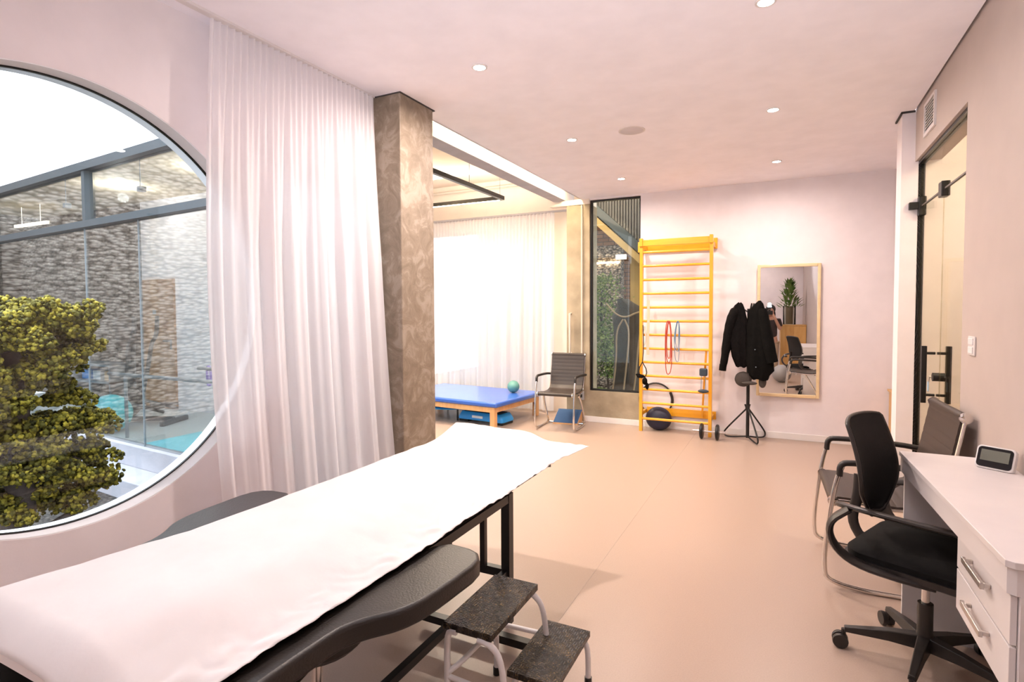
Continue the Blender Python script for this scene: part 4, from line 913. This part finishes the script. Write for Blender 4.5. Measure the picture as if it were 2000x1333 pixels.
tag(MB().box(-.9, .9, -.33, .33, 0, .02, ).build('exercise_mat', M['aqua'], None, bevel=.005, loc=(-5.1, 3.72, .002)), 'aqua exercise mat on the gym floor by the glass', 'mat')
tag(MB().ball((0, 0, 0), .25, (.8, .6, 1), 2, .3).build('coat_bundle', M['plastic'], None, True, loc=(-8.75, 4.78, 1.12)), 'dark bundle hanging on the stone wall beside the gym door', 'bag')
sf = thing('storage_shelf', 'dark low shelf of supplies beside the gym door', 'shelf', (-9.2, 4.7, 0))
MB().box(-.5, .5, -.18, .18, .35, .38).box(-.5, .5, -.18, .18, .05, .08).box(-.5, -.47, -.18, .18, 0, .6).box(.47, .5, -.18, .18, 0, .6).box(-.5, .5, -.18, .18, .6, .63).build('frame', M['steelg'], sf)
for k, mm in enumerate(('lblue', 'white', 'wood')): tag(B(-.1, .1, -.1, .1, 0, .14).build('storage_box', M[mm], None, bevel=.01, loc=(-9.5+.3*k, 4.7, .381)), ['blue', 'white', 'brown'][k]+' storage box on the gym shelf', 'box', 'storage boxes on the gym shelf')

# cloud-pruned juniper in the courtyard
jt = thing('juniper_tree', 'olive green cloud-pruned juniper shrub outside the round window', 'tree', (-4.4, 1.72, -.35))
rn = random.Random(11)
LOB = [(1.85, 1.33, .27, .15), (2.07, 1.22, .15, .17), (1.60, 1.24, .26, .16), (1.90, 1.07, .22, .10), (1.72, .95, .22, .11), (2.00, .84, .13, .10), (1.55, .82, .20, .10),
       (2.10, .61, .14, .085), (1.86, .64, .18, .075), (1.58, .62, .18, .10), (2.13, .40, .14, .07), (2.13, .20, .13, .10), (1.92, .32, .17, .085), (1.66, .36, .20, .10), (2.02, .10, .12, .075), (1.84, .16, .10, .07), (1.80, .48, .17, .08), (1.62, .14, .16, .12), (1.40, 1.0, .25, .2), (1.35, .5, .25, .15)]
import numpy as np
tb_ = bmesh.new(); bmesh.ops.create_icosphere(tb_, subdivisions=2, radius=1); tb_.verts.ensure_lookup_table()
IV = np.array([v.co[:] for v in tb_.verts]); IF = np.array([[v.index for v in f.verts] for f in tb_.faces]); tb_.free()
rg = np.random.default_rng(3); AV = []; AF = []; off = 0
for (cy_, cz_, ra, rz_) in LOB:
    subs = [(rn.uniform(-.8, .8)*ra*1.15, rn.uniform(-.75, .75)*ra, rn.uniform(-.45, .75)*rz_, rn.uniform(.055, .095)) for q in range(int(26*(ra/.2)**1.6))]
    for (sx_, sy_, sz_, sr_) in subs:
        for k in range(62):
            t = rn.uniform(0, 2*PI); ph_ = math.acos(rn.uniform(-.6, 1)); q = rn.uniform(.75, 1.0)
            p = np.array([sx_+sr_*q*math.sin(ph_)*math.cos(t), sy_+cy_-1.72+sr_*q*math.sin(ph_)*math.sin(t), sz_+cz_+.35+sr_*.8*q*math.cos(ph_)])
            r_ = rn.uniform(.007, .0145); v = IV*(r_*(1+rg.uniform(-.45, .6, (len(IV), 1)))); AV.append(v+p); AF.append(IF+off); off += len(IV)
AV = np.concatenate(AV); AF = np.concatenate(AF)
me = bpy.data.meshes.new('foliage'); me.vertices.add(len(AV)); me.vertices.foreach_set('co', AV.ravel()); me.loops.add(AF.size); me.loops.foreach_set('vertex_index', AF.ravel().astype('i'))
me.polygons.add(len(AF)); me.polygons.foreach_set('loop_start', np.arange(0, AF.size, 3, dtype='i')); me.update(calc_edges=True)
me.materials.append(M['pine']); o = bpy.data.objects.new('foliage', me); COL.objects.link(o); o.parent = jt
MB().tube([(-.05, -.25, -.02), (0, -.12, .25), (.02, .05, .55), (0, -.05, .85), (0, .05, 1.2), (0, 0, 1.5)], [.13, .11, .10, .09, .085, .08, .07, .07, .06, .06, .05, .05, .04], 12, smooth=1).tube([(0, 0, .5), (.03, .2, .62), (.05, .32, .75)], .03, 8).tube([(0, -.1, .45), (0, -.3, .6), (0, -.4, .8)], .03, 8).tube([(0, -.1, .25), (.05, .12, .32), (.08, .3, .40)], .025, 8).build('trunk', M['bark'], jt, True)
for i, (x, y) in enumerate(((-3.9, 2.13), (-3.85, 2.22), (-3.95, 2.05))):
    t = thing('flower_plant', 'small plant with orange-red bloom under the juniper', 'plant', (x, y, -.35), 0, 'blooms under the juniper')
    MB().tube([(0, 0, 0), (0, 0, .17)], .004, 6).build('stem', M['ivy'], t); MB().ball((0, 0, .18), .022, (1, 1, .6), 2, .3).build('flower', M['silk'], t)

# ================================================================== garden seen through the tall window
struct(B(-7, 1, 7.2, 13, -.12, -.02).build('garden_ground', M['soil']))
struct(B(-6, 1.0, 10.4, 10.6, 0, 5.2).build('wall_garden_brick', M['brick']))
struct(B(-3.9, -2.54, 9.3, 9.5, 0, 2.50).build('wall_garden_stone', M['pebble2']))
struct(MB().grid(lambda u, v: (-5+6*u, 7.6+2.8*v, 3.55+.05*v+.03*math.sin(u*6*2*PI*4)), 200, 4).build('roof_garden', M['roof'], None, True, solid=.01))
struct(MB()._bar((-3.30, 8.7, 3.32), (-1.85, 8.7, 1.98), .12, .10).build('roof_rafter', M['ymetal']))
struct(MB()._bar((-3.30, 8.66, 3.50), (-1.85, 8.66, 2.16), .10, .12).build('roof_fascia', M['steel']))
gb = MB()
for k in range(34): x = -3.3+.046*k; gb.box(x, x+.03, 8.86, 8.90, 3.3-(x+3.3)*.92, 4.3)
gb.prism([(-3.3, -4.3), (-1.7, -4.3), (-1.7, -1.83), (-3.3, -3.3)], 8.90, 8.93, Matrix.Rotation(-PI/2, 4, 'X'))
gb.b.verts.ensure_lookup_table()
struct(gb.build('roof_gable', M['roof']))
struct(B(-2.30, -2.12, 9.0, 9.15, 0, 2.4).build('garden_post', M['ymetal']))
l = bpy.data.lights.new('garden_lamp_beam', 'POINT'); l.shadow_soft_size = .06; l.energy = 45; l.color = (1, .82, .6); o = bpy.data.objects.new('garden_lamp_beam', l); COL.objects.link(o); o.location = (-2.6, 8.0, 3.4)
tag(B(-3.05, -2.56, 9.27, 9.301, 2.19, 2.215).build('garden_strip_light', M['warmstrip']), 'thin warm light bar on the garden stone panel', 'light')
tag(B(-.09, .09, -.02, .02, -.04, .04).build('emergency_light', emit('sign_glow', (1, .95, .88), 3), None, bevel=.008, loc=(-2.53, 9.28, 2.29)), 'small bright white rectangular light seen through the tall window', 'light')
iv = thing('ivy_shrub', 'pale green climbing shrub on the stone panel behind the tall window', 'shrub', (-2.68, 8.75, 0))
im = MB(); rn = random.Random(21)
for k in range(2600):
    z = rn.uniform(.3, 1.95); ww = .33*(1-.5*abs(z-1.5)/1.3) if z > 1.2 else .26
    p = Vector((rn.gauss(-.05, ww*.5)+(.25*(1.2-z) if z < 1.2 else 0), rn.gauss(0, .10), z)); d_ = Vector((rn.uniform(-1, 1), rn.uniform(-1, .2), rn.uniform(-1, 1))).normalized(); e_ = d_.orthogonal().normalized(); s_ = rn.uniform(.018, .034)
    V = [im.b.verts.new(q) for q in (p, p+d_*s_+e_*s_*.5, p+d_*s_*2, p+d_*s_-e_*s_*.5)]; im.b.faces.new(V)
im.build('foliage', M['ivy'], iv)
MB().tube([(.1, 0, 0), (.05, .02, .6), (-.05, 0, 1.2), (0, 0, 1.8)], .02, 8, smooth=1).build('stem', M['bark'], iv, True)
rt = thing('rooted_trunk', 'dark broad tree trunk with pale hanging vines behind the tall window', 'tree', (-2.03, 7.85, 0))
MB().rings([[(x0+a*math.cos(2*PI*k/24)*(1+.12*math.sin(5*2*PI*k/24+z*2)), .16*math.sin(2*PI*k/24)*(1+.1*math.sin(4*2*PI*k/24)), z) for k in range(24)] for z, x0, a in ((0, -.05, .27), (.3, -.02, .21), (.8, .0, .19), (1.1, .02, .22), (1.3, .04, .26), (1.42, .02, .17), (1.55, -.08, .06))]).build('trunk', M['root'], rt, True)
for pts in ([(-.28, -.15, 1.48), (-.12, -.20, 1.32), (.02, -.22, 1.28), (.18, -.22, 1.36), (.33, -.2, 1.38)], [(-.02, -.22, 1.26), (-.12, -.21, 1.1), (-.11, -.22, .7), (-.16, -.24, .25), (-.20, -.26, 0)], [(0, -.22, 1.26), (.07, -.21, 1.1), (.04, -.22, .7), (.0, -.24, .3), (-.02, -.26, 0)], [(.25, -.2, 1.3), (.19, -.21, .9), (.16, -.23, .4), (.10, -.26, 0)]):
    MB().tube(pts, .012, 8, smooth=2).build('vine', M['vine'], rt, True)
fn = thing('fern', 'low pale green fern at the foot of the tall window', 'plant', (-2.55, 7.7, 0)); fm_ = MB(); rn = random.Random(2)
for k in range(28):
    a = rn.uniform(0, 2*PI); L2 = rn.uniform(.2, .36)
    for j in range(12):
        q = j/12; p = Vector((math.cos(a)*L2*q, math.sin(a)*L2*q*.7, .42*q*(1.25-q)+.1)); sd = Vector((-math.sin(a), math.cos(a), 0))*.05*(1-q*.8)
        for s_ in (-1, 1): V = [fm_.b.verts.new(x) for x in (p, p+sd*s_+Vector((0, 0, .012)), p+sd*s_*.6+Vector((math.cos(a)*.02, math.sin(a)*.02, -.005)))]; fm_.b.faces.new(V)
fm_.build('fronds', M['ivy'], fn)
